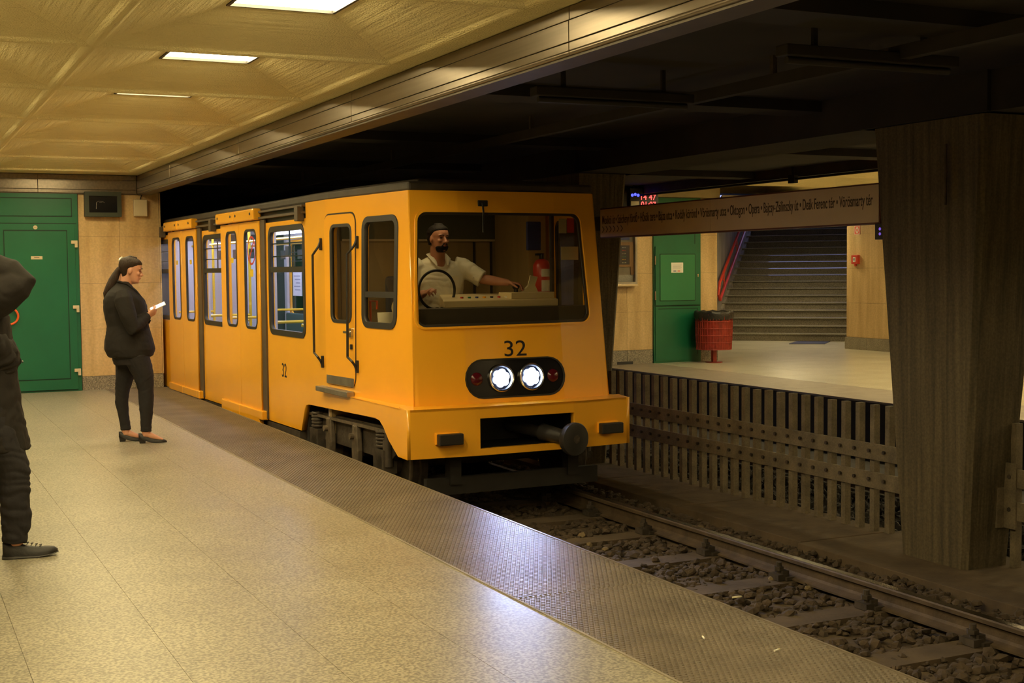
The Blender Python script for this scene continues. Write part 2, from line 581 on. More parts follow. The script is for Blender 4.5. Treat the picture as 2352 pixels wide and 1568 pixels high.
mat_far = MB().box(0, XE - XI, 0.002, PL - 0.002, -0.025, 0.001).mesh('edge_mat_plain', M['rubber'])
strip = empty('edge_strip', (XI, 0, 0), label='brown studded rubber strip along the near platform edge', cat='edge strip')
for k in range(-3, 6):
    y0 = 5.60 + PL * (k - 0)
    if y0 > YW: continue
    if y0 < 2.0: continue
    put('edge_mat', me if k < 4 else me_end, strip, loc=(0, y0, 0))
put('edge_mat', mat_far, strip, loc=(0, 5.60 - 2 * PL, 0))
put('edge_mat', mat_far, strip, loc=(0, 5.60 - 3 * PL, 0))

# end wall of the near platform (travertine panels, green door)
wall_end = struct('wall_end', MB().box(XL, 3.40, YW + 0.022, YW + 0.9, -0.3, 3.3), M['grout'])
rows = [0.185, 0.81, 1.42, 2.04, 2.63]
for c in range(2):
    for k in range(4):
        x0 = 2.36 + 0.525 * c
        MB().box(x0 + 0.0015, x0 + 0.5235, YW + rnd.uniform(-.001, .002), YW + 0.024, rows[k] + 0.0015, rows[k + 1] - 0.0015).build('stone_panel', M['travertine'], wall_end)
for k in range(4):
    MB().box(3.412, 3.43, YW + 0.002, YW + 0.9, rows[k] + 0.0015, rows[k + 1] - 0.0015).build('stone_panel', M['travertine'], wall_end)
for c in range(3):
    for k in range(4):
        x0 = -4.4 + 1.03 * c
        if x0 + 1.03 > 0.8: continue
        MB().box(x0 + 0.0015, x0 + 1.0285, YW, YW + 0.024, rows[k] + 0.0015, rows[k + 1] - 0.0015).build('stone_panel', M['travertine'], wall_end)
bb = struct('baseboard_end', MB().box(2.36, 2.878, YW - 0.012, YW + 0.03, 0, 0.183), M['granite'])
MB().box(2.882, 3.42, YW - 0.012, YW + 0.03, 0, 0.183).build('base_stone', M['granite'], bb)
MB().box(-4.4, 0.6, YW - 0.012, YW + 0.03, 0, 0.183).build('base_stone', M['granite'], bb)

# green steel door, in its frame
DX0, DX1 = 0.60, 2.35
d1 = struct('door_1', MB().box(DX0, DX1, YW - 0.03, YW + 0.03, 0.0, 2.62), M['green'])
mpE = lambda u, v, w: (u, YW - 0.03 - w, v)
frame('transom_groove', DX0 + 0.07, 2.295, DX1 - 0.07, 2.545, 0.005, 0.012, 0, 0.0015, mpE, M['green_gap'], d1)
panel('transom_panel', rrect(DX0 + 0.085, 2.31, DX1 - 0.085, 2.53, 0.005, 1), [], 0, 0.012, mpE, M['green'], d1)
MB().box(DX0 + 0.02, DX1 - 0.02, YW - 0.033, YW - 0.029, 2.205, 2.216).build('door_gap', M['green_gap'], d1)
MB().box(DX0 + 0.02, DX1 - 0.05, YW - 0.033, YW - 0.029, 0.012, 0.02).build('door_gap', M['green_gap'], d1)
leaf = MB().box(DX0 + 0.03, DX1 - 0.045, YW - 0.05, YW - 0.03, 0.025, 2.20).build('door_leaf', M['green'], d1, bevel=0.003)
mpL = lambda u, v, w: (u, YW - 0.05 - w, v)
panel('leaf_groove', rrect(1.42, 0.16, 2.21, 2.125, 0.005, 1), [rrect(1.432, 0.172, 2.198, 2.108, 0.005, 1)], 0, 0.0015, mpL, M['green_gap'], leaf)
panel('leaf_sheet', rrect(1.434, 0.174, 2.196, 2.106, 0.005, 1), [], 0, 0.009, mpL, M['green'], leaf)
panel('leaf_sheet', rrect(0.64, 0.174, 1.40, 2.106, 0.005, 1), [], 0, 0.009, mpL, M['green'], leaf)
for z in (1.945, 1.09, 0.255):
    MB().box(2.255, 2.335, YW - 0.075, YW - 0.05, z, z + 0.042).box(2.30, 2.335, YW - 0.075, YW - 0.05, z - 0.048, z + 0.001).build('hinge', M['cream_metal'], d1, bevel=0.003)
mb = MB(); mb.cyl((1.815, YW - 0.062, 2.157), (1.815, YW - 0.05, 2.157), 0.026, n=16)
r_ = mb.build('lock_rosette', M['cream_metal'], d1)
tag(r_, 'small round cream rosette')
MB().box(1.80, 1.83, YW - 0.064, YW - 0.062, 2.155, 2.159).build('slot', M['ink_brown'], r_)
o = MB().box(1.752, 1.892, YW - 0.064, YW - 0.059, 1.742, 1.782).build('name_plate', M['cream_metal'], d1)
MB().box(1.79, 1.855, YW - 0.0655, YW - 0.064, 1.764, 1.772).build('plate_line', M['ink_brown'], o)
mb = MB().torus((1.465, YW - 0.10, 1.01), 0.105, 0.014, 'y', n=28, m=8)
mb.tube([(1.465, YW - 0.10, 1.115), (1.465, YW - 0.05, 1.115)], 0.010).tube([(1.465, YW - 0.10, 0.905), (1.465, YW - 0.05, 0.905)], 0.010)
tag(mb.build('pull_ring', M['orange'], d1, smooth=40), 'orange round pull handle')

# things on the end wall
t = empty('wall_monitor', (2.67, YW, 2.30), label='dark framed box screen high on the wall beside the green door', cat='display')
lm = lambda u, v, w: (u, -w, v)
panel('casing', rrect(-0.235, 0, 0.235, 0.33, 0.006, 2), [], 0, 0.09, lm, M['dark_grey'], t)
frame('frame', -0.235, 0, 0.235, 0.33, 0.006, 0.055, 0.09, 0.105, lm, mat('frame_green', (0.035, 0.045, 0.028), 0.55), t)
g = panel('screen', rrect(-0.178, 0.057, 0.178, 0.273, 0.004, 2), [], 0.09, 0.094, lm, M['black_gloss'], t)
mb = MB()
for (a, b, c, d) in ((-0.09, 0.06, -0.085, 0.15), (-0.085, 0.15, -0.055, 0.165), (-0.055, 0.165, -0.005, 0.160), (-0.005, 0.16, 0.02, 0.145), (-0.05, 0.15, -0.01, 0.15)):
    mb.tube([(a, -0.097, b + 0.04), (c, -0.097, d + 0.04)], 0.0022, n=5)
mb.build('scratch', M['steel'], t)
t = empty('junction_box', (3.16, YW, 2.31), label='small cream metal box on the stone wall by the tunnel mouth', cat='box')
MB().box(-0.088, 0.088, -0.07, 0, 0, 0.225).build('casing', M['cream_metal'], t, bevel=0.006)
MB().box(-0.082, 0.082, -0.074, -0.069, 0.006, 0.219).build('lid', M['cream_metal'], t, bevel=0.002)
mb = MB(); mb.tube([(0.0, -0.03, 0.225), (0.012, -0.02, 0.26), (0.035, -0.012, 0.30), (0.03, -0.012, 0.33)], 0.006)
mb.build('cable', M['dark_grey'], t)

# shell round the near platform, out of the frame
ws = struct('wall_side', MB().box(XL - 0.3, XL, YB, YW + 0.9, -0.3, 3.3), M['grout'])
ty = MB().box(0, 0.02, 0.0015, 1.1985, 0.0015, 0.6085).mesh('stone_panel', M['travertine'])
for j in range(18):
    for k in range(4):
        put('stone_panel', ty, ws, loc=(XL, YB + 1.2 * j, 0.19 + 0.61 * k))
struct('wall_back', MB().box(XL - 0.3, 17.0, YB - 0.3, YB, -0.9, 3.3), M['concrete_wall'])

# ------------------------------------------------------------------ coffered ceilings and their lamps
ZC = 2.86
CW, CL, OX, OY, ZO = 1.84, 1.96, 0.31, 0.28, 3.012
def coffer():
    mb = MB()
    a, b = CW / 2, CL / 2
    def ring(x, y, z): return [(-x, -y, z), (x, -y, z), (x, y, z), (-x, y, z)]
    prof = [(a, b, ZC - 0.004), (a - 0.018, b - 0.018, ZC - 0.003), (a - 0.032, b - 0.032, ZC + 0.003), (a - 0.05, b - 0.05, ZC + 0.018), (a - 0.10, b - 0.10, ZC + 0.030), (OX + 0.03, OY + 0.03, ZO - 0.006), (OX + 0.004, OY + 0.004, ZO), (OX + 0.004, OY + 0.004, 3.11)]
    rs = [ring(*p) for p in prof]
    for r0, r1 in zip(rs, rs[1:]):
        mb.add(r0 + r1, [(i, (i + 1) % 4, 4 + (i + 1) % 4, 4 + i) for i in range(4)])
    mb.add(rs[-1], [(0, 1, 2, 3)])
    return mb
me = coffer().mesh('coffer', M['plaster'])
ceil = struct('ceiling', MB().box(XL - 0.2, 3.2, YB, YW + 0.5, 3.12, 3.4), M['black_ceiling'])
lamp_frame = MB()
for (x0, x1, y0, y1) in ((-OX, OX, -OY, -OY + .018), (-OX, OX, OY - .018, OY), (-OX, -OX + .018, -OY + .018, OY - .018), (OX - .018, OX, -OY + .018, OY - .018)):
    lamp_frame.box(x0, x1, y0, y1, ZO - 0.004, 3.06)
lamp_frame = lamp_frame.mesh('lamp_frame', M['dark_grey'])
lamp_glow = MB().box(-OX + .018, OX - .018, -OY + .018, OY - .018, 3.026, 3.05).mesh('diffuser', M['lamp'])
named = {(0, 0): 'brightest square ceiling lamp, cut by the top edge of the picture', (0, 1): 'second square ceiling lamp back, whole glowing panel in its coffer', (0, 2): 'third square ceiling lamp back, only a thin glowing sliver showing'}
def lamp_at(x, y, key=None):
    t = empty('ceiling_lamp', (x, y, 0), label=named.get(key, 'glowing square lamp recessed in a ceiling coffer outside the picture'), cat='ceiling lamp', group='recessed coffer lamps')
    put('lamp_frame', lamp_frame, t)
    put('diffuser', lamp_glow, t)
for i, cx in enumerate((2.06, 0.22, -1.62, -3.46)):
    for k in range(-5, 6):
        cy = 7.05 + CL * k
        o = put('coffer', me, ceil, loc=(cx, cy, 0))
        if cy > YB and i < 2: lamp_at(cx, cy, (i, k))
MB().box(2.98, 3.14, YB, YW, ZC - 0.002, ZC + 0.1).build('ceiling_margin', M['plaster'], ceil)
MB().box(XL, 3.14, 17.83, YW, ZC - 0.001, ZC + 0.1).build('ceiling_margin', M['plaster'], ceil)

# metal clad beam over the platform edge
tr = struct('trim_1', MB().box(3.135, 3.30, YB, YW + 0.9, 2.60, 3.3), M['beam_dark'])
js = [YB, -0.87, 2.51, 5.90, 9.29, 12.68, 16.07, YW - 0.03]
for y0, y1 in zip(js, js[1:]):
    for z0, z1, dx in ((2.787, 2.852, 0.004), (2.678, 2.784, 0.0), (2.634, 2.675, 0.0)):
        MB().box(3.118 + dx, 3.14, y0 + 0.003, y1 - 0.003, z0, z1).build('cladding_strip', M['beam'], tr, bevel=0.003)
    mb = MB(); mb.tube([(3.132, y0 + 0.002, 2.626), (3.132, y1 - 0.002, 2.626)], 0.014, n=10)
    mb.build('cladding_nosing', M['beam'], tr, smooth=60)
t2 = struct('trim_2', MB().box(XL, 3.13, YW - 0.035, YW + 0.05, 2.60, 3.0), M['beam_dark'])
for x0, x1 in ((-3.2, -1.6), (-1.6, 0.15), (0.15, 1.86), (1.86, 3.115)):
    for z0, z1 in ((2.79, 2.852), (2.66, 2.787), (2.612, 2.657)):
        MB().box(x0 + 0.002, x1 - 0.002, YW - 0.052, YW - 0.035, z0, z1).build('cladding_strip', M['beam'], t2, bevel=0.003)

# ------------------------------------------------------------------ tunnel, track ceiling
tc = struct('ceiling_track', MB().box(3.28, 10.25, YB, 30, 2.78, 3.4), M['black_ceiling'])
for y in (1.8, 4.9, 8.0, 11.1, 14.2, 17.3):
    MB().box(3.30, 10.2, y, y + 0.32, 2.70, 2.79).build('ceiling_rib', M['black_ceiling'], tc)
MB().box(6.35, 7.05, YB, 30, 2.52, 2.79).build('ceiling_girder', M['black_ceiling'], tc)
struct('wall_tunnel', MB().box(3.43, 9.4, 29.5, 30, -0.9, 3.0).box(2.9, 3.40, YW + 0.9, 30, -0.9, 3.0), M['near_black'])
struct('wall_tunnel_far', MB().box(9.3, 9.6, 18.9, 30, -0.9, 3.0), M['near_black'])

def ceiling_tube(x, y, label):
    t = empty('tunnel_light', (x, y, 2.58), label=label, cat='light fitting')
    MB().box(-0.55, 0.55, -0.05, 0.05, 0.0, 0.055).build('housing', M['near_black'], t, bevel=0.006)
    mb = MB(); mb.cyl((-0.52, 0, -0.018), (0.52, 0, -0.018), 0.018, n=10)
    mb.build('tube', M['dark_grey'], t, smooth=40)
    for s_ in (-0.35, 0.35):
        MB().box(s_ - 0.012, s_ + 0.012, -0.012, 0.012, 0.05, 0.2).build('hanger', M['near_black'], t)
ceiling_tube(4.08, 7.13, 'unlit dark tube light hung under the black track ceiling above the train front')
ceiling_tube(4.55, 5.35, 'unlit dark tube light under the black track ceiling nearer the camera')
mb = MB().box(4.70, 4.76, 0, 26, 2.60, 2.67)
t = empty('conductor_rail', (0, 0, 0), label='dark overhead conductor rail running above the near track', cat='rail')
mb.build('bar', M['near_black'], t)
hb = MB().box(4.715, 4.745, -0.015, 0.015, 2.66, 2.80).mesh('hanger', M['iron'])
for y in (3.2, 6.4, 9.6, 12.8, 16):
    put('hanger', hb, t, loc=(0, y, 0))

# ------------------------------------------------------------------ track bed
ZB, ZR = -0.56, -0.39
bed = struct('track_bed', MB().box(3.3, 10.4, YB, 30, -1.0, ZB), M['dust'])
MB().box(7.02, 10.4, YB, 30, -0.9, ZB + 0.004).build('far_track_bed', M['near_black'], bed)  # dark sheet over the far bed, shade put into its colour
rp = [(-0.062, 0), (0.062, 0), (0.062, 0.012), (0.014, 0.028), (0.009, 0.045), (0.009, 0.095), (0.033, 0.106), (0.034, 0.128), (0.028, 0.136), (-0.028, 0.136),
      (-0.034, 0.128), (-0.033, 0.106), (-0.009, 0.095), (-0.009, 0.045), (-0.014, 0.028), (-0.062, 0.012)]
def rail(x, label):
    t = empty('rail', (x, YB, ZR - 0.136), label=label, cat='rail')
    MB().prism(rp, 0, 33, lambda u, v, w: (u, w, v)).build('rail_web', M['rail_side'], t)
    MB().box(-0.027, 0.027, 0, 33, 0.1355, 0.138).build('running_face', M['rail_top'], t)
    return t
rail(5.455, 'running rail of the near track beside the fence, shiny worn top')
rail(4.02, 'running rail of the near track tucked below the platform edge')
rail(8.25, 'running rail of the far track seen through the fence')
rail(9.68, 'running rail of the far track below the opposite platform')
ORD = ['first', 'second', 'third', 'fourth', 'fifth', 'sixth', 'seventh', 'eighth', 'ninth']
sl = MB().box(-1.05, 1.05, -0.11, 0.11, -0.10, 0.0)
sl_me = sl.mesh('beam', M['dust'])
cb = MB().box(-0.075, 0.0, -0.075, 0.075, 0.0, 0.022).box(-0.13, -0.06, -0.055, 0.055, 0.0, 0.04).box(-0.085, -0.035, -0.045, 0.045, 0.02, 0.060)
cb.cyl((-0.085, 0, 0.03), (-0.085, 0, 0.115), 0.019, n=8).cyl((-0.085, 0, 0.06), (-0.085, 0, 0.085), 0.034, n=6)
cl_me = cb.mesh('rail_clip', M['iron'])
for k in range(22):
    y = 1.93 + 0.872 * (k - 1)
    lab = 'dusty sleeper of the near track hidden under the train or outside the picture'
    if 3.0 < y < 9.0:
        lab = 'dusty sleeper under the near track, ' + ORD[round((y - 3.6) / 0.872)] + ' one along from the bottom right corner'
    t = empty('sleeper', (4.74, y, -0.530), label=lab, cat='sleeper', group='sleepers of the near track')
    put('beam', sl_me, t)
    o = put('rail_clip', cl_me, t, loc=(0.715 - 0.028, 0, 0.004))
    o2 = put('rail_clip', cl_me, t, loc=(-0.72 + 0.028, 0, 0.004)); o2.rotation_euler = (0, 0, PI)

# ballast
rr = random.Random(3)
def stone(r):
    t = (1 + 5 ** .5) / 2
    vs = [Vector(p).normalized() for p in ((-1, t, 0), (1, t, 0), (-1, -t, 0), (1, -t, 0), (0, -1, t), (0, 1, t), (0, -1, -t), (0, 1, -t), (t, 0, -1), (t, 0, 1), (-t, 0, -1), (-t, 0, 1))]
    fs = [(0, 11, 5), (0, 5, 1), (0, 1, 7), (0, 7, 10), (0, 10, 11), (1, 5, 9), (5, 11, 4), (11, 10, 2), (10, 7, 6), (7, 1, 8), (3, 9, 4), (3, 4, 2), (3, 2, 6), (3, 6, 8), (3, 8, 9), (4, 9, 5), (2, 4, 11), (6, 2, 10), (8, 6, 7), (9, 8, 1)]
    q = Vector((rr.uniform(.75, 1.25), rr.uniform(.75, 1.25), rr.uniform(.5, .85)))
    return [Vector((v.x * q.x, v.y * q.y, v.z * q.z)) * r * rr.uniform(.78, 1.18) for v in vs], fs
protos = []
for k in range(8):
    v, f = stone(1.0)
    protos.append(MB().add(v, f).mesh('ballast_stone', M['ballast'] if k < 7 else M['ballast_pale']))
def on_sleeper(x, y):
    q = (y - 1.93) / 0.872
    return abs(q - round(q)) * 0.872 < 0.10 and 3.69 < x < 5.6
n = 0
used = []
while n < 300:
    y = 2.9 + 6.2 * rr.random() ** 1.25
    x = rr.uniform(3.62, 5.36) if rr.random() < 0.86 else rr.uniform(5.56, 5.98)
    if on_sleeper(x, y) and rr.random() < 0.85: continue
    r = rr.uniform(0.026, 0.047)
    if any((x - a) ** 2 + (y - b) ** 2 < (0.75 * (r + c)) ** 2 for a, b, c in used): continue
    used.append((x, y, r))
    o = put('ballast_stone', protos[rr.choice((0, 1, 2, 3, 4, 5, 6, 0, 1, 2, 3, 4, 5, 6, 7))], bed, loc=(x, y, ZB + 0.028 + rr.uniform(-.004, .016)))
    o.scale = (r, r, r)
    o.rotation_euler = (rr.uniform(-.5, .5), rr.uniform(-.5, .5), rr.uniform(0, 6.28))
    n += 1
mb = MB()
for k in range(13000):
    y = 1.5 + 15 * rr.random() ** 1.3
    x = rr.uniform(3.5, 6.02)
    if abs(x - 5.455) < 0.075: continue
    if on_sleeper(x, y) and rr.random() < 0.86: continue
    r = rr.uniform(0.014, 0.042)
    v, f = stone(r)
    c = Vector((x, y, ZB + rr.uniform(0.0, 0.022) + (0.03 if x > 5.5 else 0)))
    mb.add([p + c for p in v], f)
tag(mb.build('ballast_gravel', M['ballast'], bed), kind='stuff')
mb = MB()
for k in range(2600):
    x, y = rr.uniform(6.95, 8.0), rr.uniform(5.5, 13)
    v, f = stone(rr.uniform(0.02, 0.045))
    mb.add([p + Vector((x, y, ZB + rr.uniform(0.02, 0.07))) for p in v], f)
tag(mb.build('ballast_gravel', M['near_black'], bed), kind='stuff')  # far stones near black, shade of the far track put into the colour
# litter on the ballast
for k, (x, y, lab) in enumerate(((4.72, 6.75, 'scrap of pale paper on the ballast below the platform edge'), (4.9, 4.55, 'crumpled beige scrap lying on the ballast near the bottom right'))):
    v, f = stone(0.03)
    tag(MB().add([(p.x * 1.5 + x, p.y + y, p.z * 0.3 + ZB + 0.075) for p in v], f).build('litter', M['paper_cream']), lab, 'litter')

for (x, y, a, lab) in ((3.06, 4.62, 1.2, 'pale cigarette end on the studded strip near the bottom edge'), (3.22, 4.33, 0.3, 'small pale scrap on the studded strip towards the bottom right')):
    t = empty('cigarette_end', (x, y, 0.0055), a, label=lab, cat='litter')
    mb = MB(); mb.cyl((-0.016, 0, 0), (0.008, 0, 0), 0.004, n=8); mb.build('paper_tube', M['paper'], t, smooth=40)
    mb = MB(); mb.cyl((0.008, 0, 0), (0.018, 0, 0), 0.0041, n=8); mb.build('filter', M['paper_cream'], t, smooth=40)
# concrete kerb plates between rail and fence
plates = [(-1.0, 1.2), (1.2, 3.3), (3.3, 5.3), (5.3, 7.85), (7.9, 9.6), (9.6, 11.2), (11.2, 13.2), (13.2, 16)]
for k, (y0, y1) in enumerate(plates):
    x0 = 6.03 if y0 < 7 else 6.10
    MB().box(x0 + rr.uniform(-.01, .01), 7.0, y0 + 0.006, y1 - 0.006, -0.60, -0.485 + (0.012 if k == 3 else 0)).build('kerb_plate', M['dust'], bed, bevel=0.006)

# ------------------------------------------------------------------ pillars and the fence between the tracks
def pillar(y0, label):
    t = empty('concrete_pillar', (6.62, y0, -0.5), label=label, cat='pillar')
    def ring(z):
        q = max(0, (z + 0.485)) / 3.0
        x0, x1, a, b = -0.19 - 0.05 * q, 0.21 + 0.145 * q, -0.33 - 0.19 * q, 0.29 + 0.26 * q
        c = 0.035
        return [(x0 + c, a, z + .5), (x1 - c, a, z + .5), (x1, a + c, z + .5), (x1, b - c, z + .5), (x1 - c, b, z + .5), (x0 + c, b, z + .5), (x0, b - c, z + .5), (x0, a + c, z + .5)]
    zs = [-0.6, -0.485, 0.0, 0.6, 1.2, 1.8, 2.56]
    MB().loft([ring(z) for z in zs]).build('shaft', M['pillar'], t)
    MB().box(-0.30, 0.44, -0.60, 0.62, 3.02, 3.30).build('capital', M['black_ceiling'], t)
    mb = MB(); mb.tube([(-0.26, -0.2, 2.45), (-0.262, -0.2, 2.85)], 0.010); mb.build('conduit', M['iron'], t)
pillar(6.93, 'tall dark board-marked concrete pillar between the tracks at the right')
pillar(12.45, 'dark concrete pillar half hidden behind the train front')
pillar(17.97, 'dark concrete pillar hidden behind the train')
pillar(1.41, 'concrete pillar between the tracks beyond the right edge of the picture')

post_me = MB().box(-0.025, 0.03, -0.0245, 0.0245, 0, 0.985).mesh('post', M['fence'])
def fence(X, ys, y0, y1, label, bracket=None):
    t = empty('track_fence', (X, 0, -0.485), label=label, cat='fence')
    for y in ys:
        put('post', post_me, t, loc=(0, y, rr.uniform(-0.012, 0.0))).rotation_euler = (0, 0, rr.uniform(-.02, .02))
    for z0, z1 in ((0.557, 0.682), (0.338, 0.463)):
        rl = MB().box(-0.048, -0.026, y0, y1, z0, z1).build('cross_bar', M['fence'], t, bevel=0.003)
        mb = MB()
        for y in ys:
            mb.cyl((-0.068, y, (z0 + z1) / 2 + 0.008), (-0.046, y, (z0 + z1) / 2 + 0.008), 0.015, 0.012, n=6)
        tag(mb.build('bolt_row', M['iron'], rl), kind='stuff')
    if bracket:
        MB().box(-0.12, -0.03, bracket, bracket + 0.02, 0.28, 0.72).box(-0.06, -0.045, bracket - 0.10, bracket, 0.28, 0.72).build('bracket', M['fence'], t)
ys1 = [12.04 - 0.1692 * k for k in range(26)]
fence(6.85, ys1, 7.20, 12.1, 'rusty post and bar fence between the tracks, left of the near pillar')
ys2 = [6.52 - 0.1692 * k for k in range(26)]
fence(6.80, ys2, 1.75, 6.585, 'rusty post and bar fence to the right of the near pillar', 6.565)
ys3 = [17.5 - 0.1692 * k for k in range(26)]
fence(6.85, ys3, 12.75, 17.6, 'post and bar fence between the tracks behind the train')

# station name board between the pillars
SX, SY0, SY1, SZ0, SZ1 = 6.44, 11.545, 7.455, 1.852, 2.145
t = empty('station_board', (SX, SY0, SZ0), label='long beige board of station names hung between the pillars', cat='sign')
L_, H_ = SY0 - SY1, SZ1 - SZ0
MB().box(0, 0.10, -L_, 0, 0, H_).build('casing', M['sign_edge'], t, bevel=0.004)
mpS = lambda u, v, w: (-0.001 - w, -u, v)
panel('face_sheet', rrect(0.012, 0.012, L_ / 2 - 0.1, H_ - 0.012, 0.004, 1), [], 0, 0.005, mpS, M['sign'], t)
panel('face_sheet', rrect(L_ / 2 - 0.096, 0.012, L_ - 0.012, H_ - 0.012, 0.004, 1), [], 0, 0.005, mpS, M['sign'], t)
NAMES = ['Mexikói út', 'Széchenyi fürdő', 'Hősök tere', 'Bajza utca', 'Kodály körönd', 'Vörösmarty utca', 'Oktogon', 'Opera', 'Bajcsy-Zsilinszky út', 'Deák Ferenc tér', 'Vörösmarty tér']
text('lettering', ' • '.join(NAMES), 0.118, lambda u, v, w: (-0.006 - w, -(0.055 + u), 0.137 + v), M['ink_brown'], t, width=L_ - 0.13, depth=0.0015, bold=0.0006)
mb = MB()
for k in range(6):
    u = 0.05 + k * 0.072
    mb.prism([(u, 0.115), (u + 0.012, 0.115), (u + 0.046, 0.085), (u + 0.012, 0.055), (u, 0.055), (u + 0.034, 0.085)], 0.0052, 0.007, mpS)
mb.build('chevrons', M['ink_brown'], t)
MB().box(0.06, 0.14, -0.10, 0.55, 0.08, 0.22).build('end_bracket', M['near_black'], t)
MB().box(0.06, 0.14, -L_ - 0.06, -L_ + 0.1, 0.08, 0.22).build('end_bracket', M['near_black'], t)
MB().box(XI - 0.008, XI + 0.004, 0, YW, -0.02, 0.004).build('edge_trim', M['edge'], floor)
# ------------------------------------------------------------------ the opposite platform
XF, XFI, XB, YF = 10.27, 11.34, 16.45, 18.65
mpZ = lambda u, v, w: (u, v, w)
fl2 = struct('floor_opposite', MB().prism([(10.32, YB), (XB + .3, YB), (XB + .3, 19.9), (18.4, 21.9), (16.2, 24.2), (12.5, YF + 0.2), (10.32, YF + 0.2)], -0.7, -0.025, mpZ), M['near_black'])  # body near black so its track face carries the shade in its colour
sl2 = MB().box(0.0012, 1.0188, 0.0012, 1.0888, -0.025, 0).mesh('floor_slab', M['terrazzo_pale'])
for i in range(5):
    for j in range(15):
        put('floor_slab', sl2, fl2, loc=(XFI + 1.02 * i, YF - 1.09 * (j + 1), 0))
MB().prism([(12.6, YF - 0.0), (16.44, YF), (18.12, 21.80), (15.98, 23.86)], -0.026, -0.0005, mpZ).build('floor_slab', M['terrazzo_pale'], fl2)
es = empty('edge_strip', (XF, 0, 0), label='grey brown edging strip along the opposite platform', cat='edge strip')
em = MB().box(0, XFI - XF - 0.003, 0.002, 1.638, -0.025, 0).mesh('edge_mat', M['rubber_far'])
for j in range(11):
    put('edge_mat', em, es, loc=(XF, 0, 0)).location = (0, YF - 1.64 * (j + 1), 0)
MB().box(XF, XF + 0.06, YB, YF, -0.14, -0.022).build('edge_kerb', M['near_black'], fl2)  # kerb darkened the same way, shade in the colour

# back wall with the green cupboard door, right of the pillar
wf = struct('wall_far', MB().box(9.4, 12.62, YF + 0.022, YF + 0.3, -0.3, 3.0), M['grout'])
zr = [0.225, 0.845, 1.47, 2.09, 2.70]
for x0, x1 in ((9.42, 9.93), (9.93, 10.41), (10.41, 10.89), (10.89, 11.375), (12.285, 12.635)):
    for k in range(4):
        MB().box(x0 + 0.0015, x1 - 0.0015, YF + rnd.uniform(-.001, .0015), YF + 0.024, zr[k] + 0.0015, zr[k + 1] - 0.0015).build('stone_panel', M['travertine'], wf)
bf = struct('baseboard_far', MB().box(9.4, 10.88, YF - 0.012, YF + 0.03, 0, 0.222), M['granite'])
for x0, x1 in ((10.885, 11.365), (12.295, 12.64)):
    MB().box(x0, x1, YF - 0.012, YF + 0.03, 0, 0.222).build('base_stone', M['granite'], bf)
MB().box(10.70, 10.98, YF - 0.035, YF - 0.012, 0.0, 0.045).build('floor_vent', M['dark_grey'], bf)
fascia = struct('trim_3', MB().box(9.4, 12.66, YF - 0.05, YF + 0.1, 2.71, 2.90), mat('fascia_far', (0.42, 0.35, 0.21), 0.6, var=0.1))
# return wall that hides the stair foot (runs away from the platform)
rw = struct('wall_stair_return', MB().prism([(12.60, YF + 0.02), (12.64, YF), (16.05, 23.80), (15.95, 23.86)], -0.1, 2.95, mpZ), M['concrete_wall'])

d2 = struct('door_2', MB().box(11.375, 12.285, YF - 0.035, YF + 0.05, 0, 2.70), M['green'])
mpD = lambda u, v, w: (u, YF - 0.035 - w, v)
MB().box(11.39, 12.27, YF - 0.0375, YF - 0.034, 0.925, 0.938).build('door_gap', M['green_gap'], d2)
MB().box(11.39, 11.398, YF - 0.0375, YF - 0.034, 0.94, 1.90).build('door_gap', M['green_gap'], d2)
up = panel('upper_leaf', rrect(11.40, 0.945, 12.268, 1.905, 0.004, 1), [], 0, 0.02, mpD, M['green'], d2)
mpU = lambda u, v, w: (u, YF - 0.055 - w, v)
frame('leaf_groove', 11.475, 1.01, 12.165, 1.785, 0.004, 0.012, 0, 0.0015, mpU, M['green_gap'], up)
panel('leaf_sheet', rrect(11.487, 1.022, 12.153, 1.773, 0.004, 1), [], 0, 0.008, mpU, M['green_light'], up)
lo = panel('lower_leaf', rrect(11.40, 0.03, 12.268, 0.92, 0.004, 1), [], 0, 0.014, mpD, M['green'], d2)
mpW = lambda u, v, w: (u, YF - 0.049 - w, v)
MB().box(11.455, 12.215, YF - 0.0505, YF - 0.049, 0.878, 0.89).box(12.203, 12.215, YF - 0.0505, YF - 0.049, 0.12, 0.89).build('leaf_groove', M['green_gap'], lo)
MB().box(12.165, 12.178, YF - 0.0365, YF - 0.034, 1.95, 2.20).box(11.40, 12.178, YF - 0.0365, YF - 0.034, 2.2, 2.21).build('door_gap', M['green_gap'], d2)
for z in (1.61, 1.035):
    mb = MB(); mb.cyl((11.392, YF - 0.062, z), (11.392, YF - 0.062, z + 0.14), 0.011, n=10)
    mb.build('hinge', M['chrome'], d2, smooth=40)
mb = MB(); mb.cyl((12.21, YF - 0.072, 1.44), (12.21, YF - 0.05, 1.44), 0.013, n=12)
mb.box(12.204, 12.216, YF - 0.074, YF - 0.07, 1.40, 1.44)
mb.build('lock', M['chrome'], d2)
nt = panel('notice', rrect(11.695, 1.475, 11.925, 1.642, 0.003, 1), [], 0.008, 0.0095, mpU, M['paper'], up)
mb = MB()
for k in range(4):
    mb.box(11.725, 11.895 - 0.02 * (k % 2), YF - 0.0652, YF - 0.0644, 1.60 - k * 0.02, 1.604 - k * 0.02)
mb.build('text_lines', M['poster_text'], nt)
MB().box(11.735, 11.79, YF - 0.0655, YF - 0.0644, 1.495, 1.51).build('logo', M['blue'], nt)
MB().box(11.815, 11.865, YF - 0.0655, YF - 0.0644, 1.495, 1.51).build('logo', M['red'], nt)

